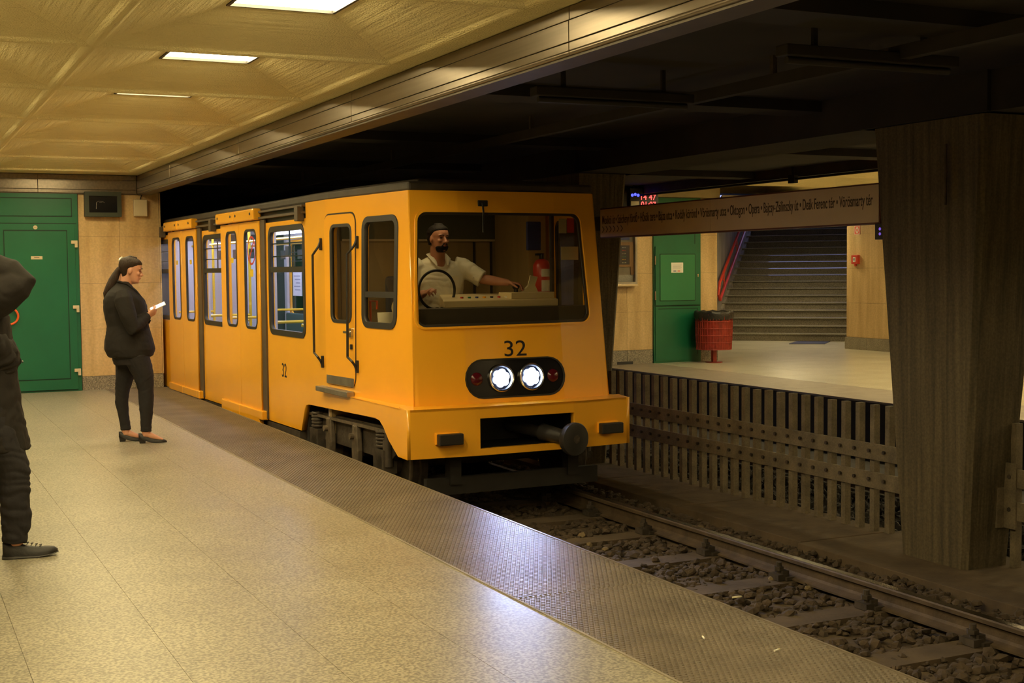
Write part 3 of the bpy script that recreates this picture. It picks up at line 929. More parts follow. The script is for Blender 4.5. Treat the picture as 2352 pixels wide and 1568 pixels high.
# display case on the far wall
t = empty('display_case', (10.62, YF, 1.30), label='glazed display case with a menu-like dark board on the stone wall', cat='display case')
lm = lambda u, v, w: (u, -w, v)
frame('case_frame', -0.45, 0, 0.41, 0.93, 0.006, 0.035, 0, 0.10, lm, M['steel'], t)
MB().box(-0.45, 0.415, -0.125, 0, -0.035, 0.0).build('ledge', M['chrome'], t, bevel=0.004)
MB().box(-0.42, 0.38, -0.02, 0, 0.03, 0.90).build('backing', mat('case_backing', (0.30, 0.24, 0.15), 0.4, var=0.3, vscale=4), t)
MB().box(-0.42, 0.375, -0.03, -0.02, 0.033, 0.15).build('stone_print', M['terrazzo_pale'], t)
wf_ = panel('board_frame', [(-0.40, 0.68), (0.365, 0.68), (0.375, 0.15), (0.325, 0.15), (0.318, 0.28), (-0.40, 0.28)], [[(-0.40 + .03, 0.315), (0.30, 0.315), (0.30, 0.625), (-0.37, 0.625)]], 0.02, 0.045, lm, M['wood'], t)
bd = MB().box(-0.37, 0.302, -0.036, -0.021, 0.313, 0.627).build('board', M['ink'], t)
cols_ = [M['paper'], M['paper_cream'], M['paper_cream']]
for c in range(4):
    for k in range(6):
        mm = M['red'] if (c == 3 and k == 1) else (M['yellow'] if (c == 3 and k == 4) else (M['green_light'] if (c == 3 and k == 3) else cols_[k % 3]))
        x0 = -0.30 + c * 0.155
        mb = MB()
        for q in range(3):
            mb.box(x0 + q * 0.026, x0 + q * 0.026 + rnd.uniform(.012, .022), -0.038, -0.0355, 0.585 - k * 0.049, 0.585 - k * 0.049 + rnd.uniform(.008, .014))
        mb.build('board_entry', mm, bd)
MB().box(-0.40, 0.30, -0.04, -0.021, 0.71, 0.78).build('header_strip', M['blue'], t)
MB().box(-0.418, 0.376, -0.085, -0.082, 0.034, 0.896).build('pane', M['glass'], t)

# LED clock hung over the opposite platform
t = empty('led_clock', (10.23, 17.0, 2.375), label='hanging black clock with red digits over the opposite platform', cat='clock')
MB().box(-0.24, 0.245, 0.0, 0.12, 0.0, 0.36).build('housing', M['black'], t, bevel=0.006)
lm = lambda u, v, w: (u, -w, v)
for row, (s_, z) in enumerate((('14 47', 0.19), ('01:07', 0.08))):
    text('digits', s_, 0.12, lambda u, v, w: (-0.055 + u, -0.002 - w, z + v), M['led_red'], t, width=0.255, depth=0.002)
MB().box(-0.225, -0.09, -0.002, 0, 0.05, 0.165).build('sticker', M['paper_cream'], t)
mb = MB()
for q in range(3):
    mb.cyl((-0.205 + q * 0.05, -0.006, 0.255 + 0.012 * (q % 2)), (-0.205 + q * 0.05, 0, 0.255 + 0.012 * (q % 2)), 0.022, n=10)
mb.build('logo_lights', M['led_blue'], t)
MB().box(-0.16, -0.14, 0.05, 0.07, 0.36, 0.75).box(0.14, 0.16, 0.05, 0.07, 0.36, 0.75).build('hanger', M['black'], t)
t = empty('hanging_box', (9.87, 17.05, 2.36), label='black box hung beside the red clock, wood brown plate on its left', cat='box')
MB().box(-0.17, 0.10, 0, 0.1, 0.02, 0.30).build('housing', M['black'], t, bevel=0.004)
MB().box(-0.255, -0.172, 0.0, 0.03, 0.02, 0.30).build('side_plate', M['wood'], t)
MB().box(-0.05, -0.03, 0.04, 0.06, 0.30, 0.75).build('hanger', M['black'], t)

# side wall of the opposite platform
wb = struct('wall_right', MB().box(XB + 0.022, XB + 0.35, YB, 19.93, -0.3, 3.0), M['grout'])
zr2 = [0.225, 0.87, 1.52, 2.16, 2.80]
ysj = [19.97, 19.34]
while ysj[-1] > YB: ysj.append(ysj[-1] - 0.62)
for a, b in zip(ysj[1:], ysj[:-1]):
    for k in range(4):
        MB().box(XB + rnd.uniform(-.001, .002), XB + 0.024, a + 0.0015, b - 0.0015, zr2[k] + 0.0015, zr2[k + 1] - 0.0015).build('stone_panel', M['travertine'], wb)
bw = struct('baseboard_right', MB().box(XB - 0.03, XB + 0.03, YB, 12.0, 0, 0.222), M['granite'])
for a, b in ((19.36, 19.98), (19.05, 19.355), (17.2, 19.045), (14.6, 17.195), (12.0, 14.595)):
    MB().box(XB - 0.03, XB + 0.03, a, b, 0, 0.222).build('base_stone', M['granite'], bw)
struct('wall_stair_right', MB().prism([(XB + 0.02, 19.97), (18.13, 21.80), (18.2, 21.7), (XB + 0.36, 19.8)], -0.1, 2.95, mpZ), M['concrete_wall'])
t = empty('fire_call_point', (XB, 19.685, 1.68), label='small red fire call point on the stone wall right of the stairs', cat='alarm')
MB().box(-0.06, 0, -0.09, 0.09, -0.085, 0.085).build('housing', M['red'], t, bevel=0.008)
MB().box(-0.064, -0.058, -0.035, 0.035, -0.045, 0.045).build('window', M['paper'], t)
MB().box(-0.067, -0.063, -0.012, 0.012, -0.02, 0.025).build('button', M['ink'], t)
mb = MB(); mb.cyl((-0.03, 0, -0.12), (-0.03, 0, -0.08), 0.025, n=10); mb.build('nipple', M['red'], t, smooth=40)
t = empty('fire_sign', (XB, 19.675, 2.145), label='red and white square sign with a ring above the fire call point', cat='sign')
lmx = lambda u, v, w: (-w, -u, v)
panel('plate', rrect(-0.085, 0, 0.085, 0.165, 0.005, 2), [], 0, 0.004, lmx, mat('sign_red', (0.75, 0.10, 0.05), 0.5), t)
frame('border', -0.08, 0.005, 0.08, 0.16, 0.005, 0.008, 0.004, 0.006, lmx, M['paper'], t)
mb = MB()
mb.loft([[(-0.006, 0.042 * math.cos(a), 0.082 + 0.055 * math.sin(a)) for a in [2 * PI * k / 20 for k in range(20)]], [(-0.006, 0.022 * math.cos(a), 0.082 + 0.035 * math.sin(a)) for a in [2 * PI * k / 20 for k in range(20)]],
         [(-0.004, 0.022 * math.cos(a), 0.082 + 0.035 * math.sin(a)) for a in [2 * PI * k / 20 for k in range(20)]]], caps=False)
mb.build('ring', M['paper'], t)
t = empty('wall_sign', (XB, 18.85, 1.50), label='pale narrow notice on the stone wall at the pillar edge', cat='sign')
MB().box(-0.01, 0, -0.22, 0.0, 0, 0.42).build('plate', M['paper'], t)
t = empty('name_band', (XB - 0.004, 15.0, 2.36), label='blue band high on the stone wall at the right edge of the picture', cat='sign')
MB().box(-0.02, 0, -2.0, 0.75, 0, 0.215).build('plate', M['blue'], t)
MB().box(-0.024, -0.019, -2.0, 0.75, 0.20, 0.216).build('border', M['paper'], t)
t = empty('signal_box', (6.62, 7.42, 1.74), label='small black signal box with violet lights under the board by the pillar', cat='signal')
MB().box(-0.20, -0.08, -0.06, 0.07, 0, 0.115).build('housing', M['black'], t, bevel=0.004)
mb = MB()
for a in (-0.03, 0.015):
    for b in (0.04, 0.075):
        mb.cyl((-0.203, a, b), (-0.199, a, b), 0.011, n=8)
mb.build('lights', M['led_violet'], t)
MB().box(-0.15, -0.05, -0.06, -0.02, 0.05, 0.09).build('arm', M['black'], t)

# ceiling, fascia beam and lamps over the opposite platform
c2 = struct('ceiling_opposite', MB().box(10.2, 19.0, YB, 24.2, 3.12, 3.4), M['black_ceiling'])
cme2 = coffer().mesh('coffer', M['plaster'])
for i in range(3):
    for k in range(-5, 7):
        cx, cy = 11.55 + CW * i, 6.85 + CL * k
        put('coffer', cme2, c2, loc=(cx, cy, 0))
        if YB < cy < 18.0 and i != 1: lamp_at(cx, cy)
MB().box(10.40, 10.64, YB, YF, ZC - 0.002, ZC + .1).box(16.1, 16.6, YB, 20, ZC - 0.002, ZC + .1).build('ceiling_margin', M['plaster'], c2)
MB().prism([(12.6, YF - 0.2), (16.6, YF - 0.2), (18.8, 22.1), (16.4, 24.6)], 2.70, 2.75, mpZ).build('lobby_soffit', M['concrete_wall'], c2)
t = empty('stair_fill_lamp', (15.9, 20.7, -0.34), label='unseen lamp added to light the stair lobby, hidden above the station board', cat='ceiling lamp')  # added out of sight to brighten the dark stairs
put('lamp_frame', lamp_frame, t)
put('diffuser', lamp_glow, t)
t = empty('stair_fill_lamp', (17.0, 22.6, -0.34), label='unseen lamp added to light the foot of the stairs, hidden above the station board', cat='ceiling lamp')  # second added light, for the steps and the left stair wall
put('lamp_frame', lamp_frame, t)
put('diffuser', lamp_glow, t)
b2 = struct('trim_4', MB().box(10.22, 10.42, YB, YF, 2.655, 3.3), M['beam_dark'])
t = empty('cable_pipe', (10.16, 0, 2.63), label='thin black pipe with clips under the opposite platform beam', cat='pipe')
mb = MB(); mb.cyl((0, YB, 0), (0, YF, 0), 0.016, n=8); mb.build('pipe', M['near_black'], t)
for y in (13.35, 9.6):
    MB().box(-0.03, 0.03, y - 0.06, y + 0.06, -0.05, 0.05).box(-0.012, 0.012, y - 0.012, y + 0.012, 0.05, 0.2).build('clip', M['near_black'], t)

# litter bin
t = empty('litter_bin', (12.30, 18.25, 0), label='red wire litter bin with a black bag beside the green cupboard door', cat='bin')
mb = MB(); mb.cyl((0, 0, 0), (0, 0, 0.012), 0.14, n=20); mb.build('foot_plate', M['red_paint'], t)
mb = MB(); mb.box(-0.035, 0.035, -0.03, 0.03, 0, 0.26); mb.build('post', M['red_paint'], t)
mb = MB()
NW = 40
for k in range(NW):
    a = 2 * PI * k / NW
    c, s_ = math.cos(a), math.sin(a)
    mb.tube([(0.285 * c, 0.285 * s_, 0.215), (0.30 * c, 0.30 * s_, 0.50), (0.305 * c, 0.305 * s_, 0.80)], 0.005, n=4)
for z in (0.22, 0.335, 0.45, 0.565, 0.68, 0.79):
    mb.torus((0, 0, z), 0.288 + 0.02 * (z - .2) / .6, 0.006, n=40, m=5)
tag(mb.build('wire_basket', M['red_paint'], t), kind='stuff')
mb = MB(); mb.loft([[((0.27 + 0.02 * (z - .2) / .6) * math.cos(2 * PI * k / 32), (0.27 + 0.02 * (z - .2) / .6) * math.sin(2 * PI * k / 32), z) for k in range(32)] for z in (0.22, 0.5, 0.79)])
mb.build('basket_shell', M['red_paint'], t, smooth=60)
mb = MB()
rings = []
for j, (rad, z) in enumerate(((0.296, 0.70), (0.318, 0.74), (0.322, 0.80), (0.315, 0.835), (0.295, 0.845), (0.26, 0.80), (0.20, 0.76))):
    rings.append([((rad + 0.012 * math.sin(k * 2.7 + j)) * math.cos(2 * PI * k / 36), (rad + 0.012 * math.sin(k * 2.7 + j)) * math.sin(2 * PI * k / 36), z + 0.012 * math.sin(k * 1.9 + j * .7)) for k in range(36)])
mb.loft(rings)
mb.build('bin_bag', M['bag'], t, smooth=50)

# ------------------------------------------------------------------ the stairs
st = struct('floor_stairs', MB().box(-1.62, 1.42, 0.33, 7.9, -0.4, 0.02), M['concrete_dark'])
st.location = (17.1, 22.75, 0)
st.rotation_euler = (0, 0, R(-45))
RISE, TREAD = 0.155, 0.32
riser = MB().box(-1.55, 1.36, 0.035, TREAD + 0.04, -0.0, RISE - 0.030).mesh('step_riser', M['stair'])
trd = MB().box(-1.56, 1.37, 0.0, TREAD + 0.03, RISE - 0.026, RISE).mesh('step_tread', M['stair_nose'])
for k in range(23):
    put('step_riser', riser, st, loc=(0, k * TREAD, k * RISE - 0.0))
    put('step_tread', trd, st, loc=(0, k * TREAD, k * RISE), bevel=0.005)
wsl = struct('wall_stair_left', MB().prism([(-0.6, -0.1), (8.0, -0.1), (8.0, 5.4), (5.2, 5.4), (2.2, 2.7), (-0.6, 2.7)], -1.75, -1.56, lambda u, v, w: (w, u, v)), M['concrete_wall'])
wsl.location = st.location; wsl.rotation_euler = st.rotation_euler
mb = MB()
mb.prism([(0.0, 0.0), (0.35, 0.0), (0.35 + 7.2, 0.155 * 22.5), (0.0 + 7.2, 0.155 * 22.5 + .12), (0.0, 0.12)], -1.57, -1.50, lambda u, v, w: (w, u, v))
sg = mb.build('stringer', M['concrete_wall'], wsl)
wsr = struct('wall_stair_side', MB().prism([(-0.6, -0.1), (8.0, -0.1), (8.0, 5.4), (5.2, 5.4), (2.2, 2.7), (-0.6, 2.7)], 1.36, 1.6, lambda u, v, w: (w, u, v)), M['concrete_wall'])
wsr.location = st.location; wsr.rotation_euler = st.rotation_euler
sc_ = struct('ceiling_stairs', MB().prism([(0.2, 2.72), (2.2, 2.72), (5.2, 5.4), (5.2, 5.6), (2.0, 3.0), (0.2, 3.0)], -1.7, 1.5, lambda u, v, w: (w, u, v)), M['concrete_wall'])
sc_.location = st.location; sc_.rotation_euler = st.rotation_euler
# red double handrail on the left wall of the stairs
hr = empty('stair_handrail', st.location, R(-45), label='red double pipe handrail on the left wall of the stairs', cat='handrail')
sl_ = RISE / TREAD
def hrp(y, h): return (-1.46, y, y * sl_ + h)
mb = MB(); mb.tube([hrp(0.55, 0.58), hrp(0.35, 0.80), hrp(0.50, 0.99), hrp(6.8, 0.99)], 0.032, n=10); mb.build('upper_rail', M['red'], hr, smooth=60)
mb = MB(); mb.tube([hrp(0.55, 0.58), hrp(0.80, 0.60), hrp(6.8, 0.66)], 0.032, n=10); mb.build('lower_rail', M['red'], hr, smooth=60)
for y in (1.0, 2.6, 4.2, 5.8):
    mb = MB(); mb.tube([hrp(y, 0.80), (-1.57, y, y * sl_ + 0.80)], 0.014, n=6).tube([hrp(y, 0.64), hrp(y, 0.99)], 0.012, n=6)
    mb.build('bracket', M['red'], hr)
dm = empty('door_mat', (0, 0, 0), label='grey mat on the floor at the foot of the stairs', cat='mat')
MB().prism([(16.48, 21.77), (17.06, 21.37), (17.75, 22.06), (17.19, 22.45)], 0.0, 0.010, mpZ).build('grid_mat', M['dark_grey'], dm)
# ------------------------------------------------------------------ the train (local x across, y back from the bumper, z up)
TRP, TRR = (4.80, 9.80, 0), R(1.5)
train = empty('metro_train', TRP, TRR, label='yellow metro train number 32 pulling in along the near platform', cat='train')
TC, TL, TR, LEN = -0.07, -1.10, 0.96, 9.62
def side_t(s, z):
    return TL + max(0, 1.9 - s) * (0.0674 + 0.022 * (z - 0.45)) if z > 0.45 else TL + max(0, 1.9 - s) * 0.0674
LS = lambda u, v, w: (TL - w, u, v)                                  # left flank, rear part
RS = lambda u, v, w: (TR + w, u, v)
LT = lambda u, v, w: (side_t(u, v) - w, u, v)                        # left flank, tapering cab part
RT = lambda u, v, w: (2 * TC - side_t(u, v) + w, u, v)
def lean(z): return 0.10 + 0.18 * (z - 0.45) / 1.75
def FR(u, v, w): return (u, lean(v) + max(0, abs(u - TC) - 0.45) * 0.10 - w, v)     # front above the bumper
def FB(u, v, w): return (u, max(0, abs(u - TC) - 0.45) * 0.10 - 0.05 - w, v)          # bumper front
def fedge(z): return lean(z) + 0.045
Y = M['yellow']

# flanks: lower skirt with the bogie cutout, and the rear upper part with its window openings
skirt = [(0.005, 0.055), (0.20, 0.06), (0.40, 0.17), (0.52, 0.27), (0.60, 0.312), (0.70, 0.325), (2.46, 0.285), (2.54, 0.272), (2.585, 0.235), (2.70, 0.01), (LEN, 0.0), (LEN, 2.055), (2.46, 2.055), (2.46, 2.20), (1.90, 2.20), (1.90, 0.45), (0.005, 0.45)]
W = dict(pass_=(2.50, 0.91, 3.69, 2.01), w2=(5.36, 0.92, 6.46, 2.0), w3=(8.28, 0.92, 9.40, 2.0))
holes = [rrect(a + .02, b + .02, c - .02, d - .02, 0.10) for a, b, c, d in W.values()] + [rrect(3.96, 0.12, 5.345, 2.05, 0.01, 1), rrect(6.70, 0.12, 8.16, 2.05, 0.01, 1)]
panel('flank', skirt, holes, -0.05, 0.0, LS, Y, train)
panel('flank', skirt, holes, -0.05, 0.0, RS, Y, train)
cabw, cabd = (0.475, 1.065, 1.137, 2.015), (1.33, 1.09, 1.775, 1.97)
cab_out = [(fedge(0.45), 0.45), (1.90, 0.45), (1.90, 2.20), (fedge(2.2), 2.20)]
for mp in (LT, RT):
    panel('cab_flank', cab_out, [rrect(cabw[0] + .02, cabw[1] + .02, cabw[2] - .02, cabw[3] - .02, 0.09), rrect(cabd[0] + .01, cabd[1] + .01, cabd[2] - .01, cabd[3] - .01, 0.07)], -0.05, 0, mp, Y, train, cuts=[('u', 0.8), ('u', 1.3), ('v', 1.2)])
# shelf between cab flank and skirt
mb = MB()
ss = [0.16, 0.4, 0.8, 1.2, 1.6, 1.9]
for sgn in (0, 1):
    rg = []
    for s_ in ss:
        a, b = TL, side_t(s_, 0.45) + 0.03
        if sgn: a, b = 2 * TC - a, 2 * TC - b
        rg.append([(a, s_, 0.44), (b, s_, 0.44), (b, s_, 0.4615), (a, s_, 0.4505)])
    MB().loft(rg).build('skirt_shelf', Y, train)

# front face
HW0, HW1 = 0.905, 0.853
fo = [(TC - HW0, 0.44), (TC + HW0, 0.44), (TC + HW1, 2.20), (TC - HW1, 2.20)]
ws_out = [(TC - .775, 1.10), (TC + .745, 1.10), (TC + .70, 2.02), (TC - .80, 2.02)]
def rpoly(p, r, n=5):
    out = []
    k = len(p)
    for i in range(k):
        a, b, c = Vector(p[i - 1]), Vector(p[i]), Vector(p[(i + 1) % k])
        u, v = (a - b).normalized(), (c - b).normalized()
        h = u.angle(v) / 2
        d = r / math.tan(h)
        o = b + (u + v).normalized() * (r / math.sin(h))
        p0, p1 = b + u * d - o, b + v * d - o
        a0 = math.atan2(p0.y, p0.x); a1 = math.atan2(p1.y, p1.x)
        da = (a1 - a0 + PI) % (2 * PI) - PI
        out += [(o.x + r * math.cos(a0 + da * q / n), o.y + r * math.sin(a0 + da * q / n)) for q in range(n + 1)]
    return out
def shrink(p, d):
    c = (sum(q[0] for q in p) / len(p), sum(q[1] for q in p) / len(p))
    return [(q[0] + (d if q[0] < c[0] else -d), q[1] + (d if q[1] < c[1] else -d)) for q in p]
kinks = [('u', TC - 0.45), ('u', TC + 0.45), ('v', 1.3)]
ws_o = [(TC - .865, 1.085), (TC + .765, 1.095), (TC + .715, 2.03), (TC - .805, 2.03)]
lampb = rrect(TC - 0.455, 0.505, TC + 0.455, 0.81, 0.15, 8)
panel('front_face', rpoly(fo, 0.012, 2), [rpoly(ws_o, 0.085), lampb], -0.06, 0.0, FR, Y, train, kinks)
panel('windscreen_surround', rpoly(shrink(ws_o, -0.012), 0.09), [rpoly(shrink(ws_o, 0.006), 0.08)], -0.012, 0.014, FR, Y, train, kinks)
panel('windscreen_gasket', rpoly(shrink(ws_o, 0.0), 0.085), [rpoly(shrink(ws_o, 0.026), 0.07)], -0.035, -0.01, FR, M['rubber_black'], train, kinks)
panel('windscreen', rpoly(shrink(ws_o, 0.02), 0.075), [], -0.028, -0.022, FR, M['glass_cab'], train, kinks)
# corner posts close the joint between front and flanks
for sgn in (-1, 1):
    rg = []
    for z in (0.44, 0.9, 1.4, 1.8, 2.2):
        t_ = side_t(fedge(z), z)
        c = t_ if sgn < 0 else 2 * TC - t_
        s0 = fedge(z)
        i = -sgn
        rg.append([(c, s0 + 0.06, z), (c, s0 + 0.014, z), (c + i * 0.006, s0 + 0.003, z), (c + i * 0.022, s0 - 0.002, z), (c + i * 0.06, s0 - 0.006, z), (c + i * 0.06, s0 + 0.06, z)])
    MB().loft(rg).build('corner_post', Y, train, smooth=50)
# bumper
bo = [(TL + 0.004, 0.055), (TR - 0.004, 0.055), (TR - 0.004, 0.45), (TL + 0.004, 0.45)]
inset = [(TC - 0.415, 0.108), (TC + 0.455, 0.108), (TC + 0.455, 0.355), (TC - 0.415, 0.355)]
bk = [('u', TC - 0.45), ('u', TC + 0.45)]
panel('bumper', bo, [inset], -0.06, 0.0, FB, Y, train, bk, bevel=0.006)
mb = MB()
for a, b in ((TL + .004, TC - 0.45), (TC - 0.45, TC + 0.45), (TC + 0.45, TR - .004)):
    pa, pb = FB(a, .45, 0), FB(b, .45, 0)
    qa, qb = FR(max(a, TC - HW0), .45, -0.03), FR(min(b, TC + HW0), .45, -0.03)
    mb.add([pa, pb, (pb[0], qb[1], 0.462), (pa[0], qa[1], 0.462), (pa[0], pa[1], 0.43), (pb[0], pb[1], 0.43), (pb[0], qb[1], 0.43), (pa[0], qa[1], 0.43)],
           [(0, 1, 2, 3), (4, 5, 6, 7), (0, 1, 5, 4), (2, 3, 7, 6), (1, 2, 6, 5), (0, 3, 7, 4)])
mb.build('bumper_shelf', Y, train)
MB().box(TC - 0.43, TC + 0.47, 0.0, 0.5, 0.10, 0.36).build('coupler_recess', M['black'], train)
# the recess box is open to the front: thin inner lining only
for o in list(train.children):
    if o.name.startswith('coupler_recess'):
        bm = bmesh.new(); bm.from_mesh(o.data)
        bmesh.ops.delete(bm, geom=[f for f in bm.faces if f.calc_center_median().y < 0.01], context='FACES')
        bm.to_mesh(o.data); bm.free()
for t_ in (-0.765, 0.725):
    MB().hexa([(t_ - .10, -0.055, .17), (t_ + .10, -0.055, .17), (t_ + .115, 0.06, .14), (t_ - .115, 0.06, .14)], [(t_ - .10, -0.055, .25), (t_ + .10, -0.055, .25), (t_ + .115, 0.06, .28), (t_ - .115, 0.06, .28)]).build('buffer_mount', Y, train, bevel=0.006)
    MB().box(t_ - .105, t_ + .105, -0.115, -0.05, .163, .252).build('buffer_pad', M['rubber_black'], train, bevel=0.008)
mb = MB(); mb.cyl((0.02, 0.45, 0.22), (0.285, -0.19, 0.155), 0.045, 0.06, n=14).cyl((0.16, 0.10, 0.19), (0.28, -0.18, 0.156), 0.075, 0.055, n=14)
cp = mb.build('coupler_shaft', M['dark_grey'], train, smooth=40)
mb = MB(); mb.tube([(0.285, -0.18, 0.155), (0.288, -0.20, 0.155), (0.296, -0.235, 0.155), (0.297, -0.24, 0.155)], [0.13, 0.137, 0.137, 0.130], n=32)
mb.build('coupler_disc', M['dark_grey'], cp, smooth=35)
mb = MB(); mb.cyl((0.297, -0.236, 0.155), (0.298, -0.245, 0.155), 0.035, 0.033, n=20); mb.build('coupler_hub', M['iron'], cp, smooth=35)
# headlights
pn = panel('lamp_panel', rrect(TC - 0.462, 0.498, TC + 0.462, 0.817, 0.155, 8), [], -0.05, -0.012, FR, M['black_gloss'], train, kinks[:2])
frame('lamp_panel_rim', TC - 0.465, 0.495, TC + 0.465, 0.82, 0.158, 0.012, -0.02, 0.004, FR, M['rubber_black'], pn, kinks[:2])
for t_ in (TC - 0.135, TC + 0.145):
    z = 0.658
    b = FR(t_, z, 0.0)
    ax = Vector((0, -1, 0.10)).normalized()
    c = Vector(b)
    lp = MB().disc(c, ax, [(-0.02, 0.115), (0.010, 0.115), (0.016, 0.109), (0.012, 0.099), (-0.010, 0.093), (-0.016, 0.090)], 36).build('headlamp', M['chrome'], train, smooth=40)
    MB().disc(c, ax, [(0.010, 0.100), (0.016, 0.080), (0.020, 0.045), (0.021, 0.01)]).build('lens', M['glass'], lp, smooth=60)
    mb = MB()
    for k in range(7):
        q = Vector((0, 0, 0)) if k == 6 else Vector((math.cos(k * PI / 3 + .3), 0, math.sin(k * PI / 3 + .3))) * 0.043
        mb.disc(c + q + Vector((0, 0.1 * q.z, 0)), ax, [(-0.008, 0.034), (0.0005, 0.034), (0.004, 0.026), (0.005, 0.01)], 14)
    tag(mb.build('light_cluster', M['headlight'], lp), kind='stuff')
    li = bpy.data.lights.new('headlamp_beam', 'SPOT')
    li.energy = HEAD_W; li.color = HEAD_COL; li.spot_size = R(74); li.spot_blend = 0.8; li.shadow_soft_size = 0.07
    lo_ = bpy.data.objects.new('headlamp_beam', li); COL.objects.link(lo_); lo_.parent = lp
    lo_.location = c + ax * 0.06
    lo_.rotation_euler = (R(90 - 6), 0, 0) if False else Vector((-0.22, -1.0, -0.20)).to_track_quat('-Z', 'Y').to_euler()
for t_ in (TC - 0.355, TC + 0.355):
    c = Vector(FR(t_, 0.658, -0.012)); ax = Vector((0, -1, 0.1)).normalized()
    mb = MB(); mb.tube([c, c + ax * 0.012, c + ax * 0.02], [0.055, 0.048, 0.012], n=20)
    mb.build('tail_lamp', M['tail'], train, smooth=60)
text('number', '32', 0.185, lambda u, v, w: FR(TC - 0.095 + u, 0.835 + v, 0.001 + w), M['ink'], train, width=0.205, depth=0.0015)
text('number', '32', 0.20, lambda u, v, w: LS(3.30 - u, 0.495 + v, 0.001 + w), M['ink'], train, width=0.155, depth=0.0015)
# wiper
mb = MB(); mb.box(-0.335, -0.245, 0.26, 0.30, 2.075, 2.125)
wp = mb.build('wiper_motor', M['black'], train, bevel=0.006)
mb = MB(); mb.tube([(-0.30, 0.25, 2.10), (-0.305, 0.225, 2.03), (-0.31, 0.215, 1.93)], 0.009, n=6).tube([(-0.312, 0.22, 2.0), (-0.318, 0.205, 1.86)], 0.007, n=6)
mb.build('wiper_arm', M['black'], wp)
# roof
rp_ = [(TC - .86, 0.32), (TC + .86, 0.32), (TR - .03, 1.9), (TR - .03, LEN), (TL + .03, LEN), (TL + .03, 1.9)]
MB().prism(rp_, 2.195, 2.275, mpZ).build('roof', M['roof'], train, bevel=0.02)
MB().prism([(TC - .70, 0.5), (TC + .70, 0.5), (TR - .2, 1.9), (TR - .2, LEN), (TL + .2, LEN), (TL + .2, 1.9)], 2.27, 2.31, mpZ).build('roof_top', M['roof'], train, bevel=0.015)
MB().prism([(TC - .84, 0.36), (TC + .84, 0.36), (TR - .055, 1.9), (TR - .055, LEN), (TL + .055, LEN), (TL + .055, 1.9)], 2.155, 2.19, mpZ).build('cab_ceiling', M['saloon_wall'], train)

# windows of the flanks
def window(mp, a, b, c, d, mullion=True):
    f = frame('window_frame', a, b, c, d, 0.115, 0.055, -0.03, 0.008, mp, M['rubber_black'], train)
    panel('pane', rrect(a + .03, b + .03, c - .03, d - .03, 0.09), [], -0.024, -0.020, mp, M['glass'], f)
    if mullion:
        MB().prism(rrect(a + .04, 1.545, c - .04, 1.60, 0.004, 1), -0.03, 0.004, mp).build('mid_bar', M['rubber_black'], f)
        mb = MB()
        for z in (1.70, 1.83):
            mb.prism(rrect(a + .05, z, c - .05, z + .012, 0.003, 1), -0.045, -0.03, mp)
        m_ = (a + c) / 2
        mb.prism(rrect(m_ - .006, 1.60, m_ + .006, d - .05, 0.003, 1), -0.045, -0.03, mp)
        mb.build('vent_bars', M['dark_grey'], f)
for mp in (LS, RS):
    for v in W.values():
        window(mp, *v)
f = frame('cab_window_frame', *cabw, 0.11, 0.05, -0.03, 0.010, LT, M['rubber_black'], train)
panel('pane', rrect(cabw[0] + .03, cabw[1] + .03, cabw[2] - .03, cabw[3] - .03, 0.08), [], -0.024, -0.02, LT, M['glass_cab'], f)
MB().prism(rrect(cabw[0] + .04, 1.325, cabw[2] - .04, 1.375, 0.004, 1), -0.03, 0.004, LT).build('mid_bar', M['rubber_black'], f)
f = frame('cab_window_frame', *cabw, 0.11, 0.05, -0.03, 0.010, RT, M['rubber_black'], train)
panel('pane', rrect(cabw[0] + .03, cabw[1] + .03, cabw[2] - .03, cabw[3] - .03, 0.08), [], -0.024, -0.02, RT, M['glass_cab'], f)
# cab door on the platform side
dout = rrect(1.275, 0.53, 1.905, 2.055, 0.09, 5)
cd = panel('cab_door', dout, [rrect(cabd[0] + .012, cabd[1] + .012, cabd[2] - .012, cabd[3] - .012, 0.07)], 0.0, 0.010, LT, Y, train, cuts=[('v', 1.0)])
panel('door_seam', rrect(1.262, 0.525, 1.918, 2.07, 0.10, 5), [rrect(1.276, 0.531, 1.904, 2.054, 0.09, 5)], 0.0, 0.003, LT, M['gap'], cd)
frame('door_window_gasket', cabd[0], cabd[1], cabd[2], cabd[3], 0.08, 0.028, -0.012, 0.016, LT, M['rubber_black'], cd)
panel('door_pane', rrect(cabd[0] + .015, cabd[1] + .015, cabd[2] - .015, cabd[3] - .015, 0.07), [], -0.006, -0.002, LT, M['glass_cab'], cd)
MB().prism(rrect(1.29, 0.535, 1.89, 0.61, 0.004, 1), 0.010, 0.014, LT).build('kick_plate', M['steel'], cd)
MB().prism([(1.30, 0.445), (2.03, 0.455), (2.03, 0.50), (1.30, 0.495)], 0.0, 0.075, LT).build('door_step', M['steel'], train, bevel=0.006)
mb = MB(); mb.prism(rrect(1.315, 0.97, 1.355, 1.05, 0.008, 2), 0.01, 0.026, LT).prism(rrect(1.33, 1.005, 1.43, 1.025, 0.006, 2), 0.026, 0.05, LT)
mb.build('door_handle', M['chrome'], cd)
MB().prism(rrect(1.318, 0.865, 1.352, 0.91, 0.006, 2), 0.01, 0.022, LT).build('lock', M['black'], cd)
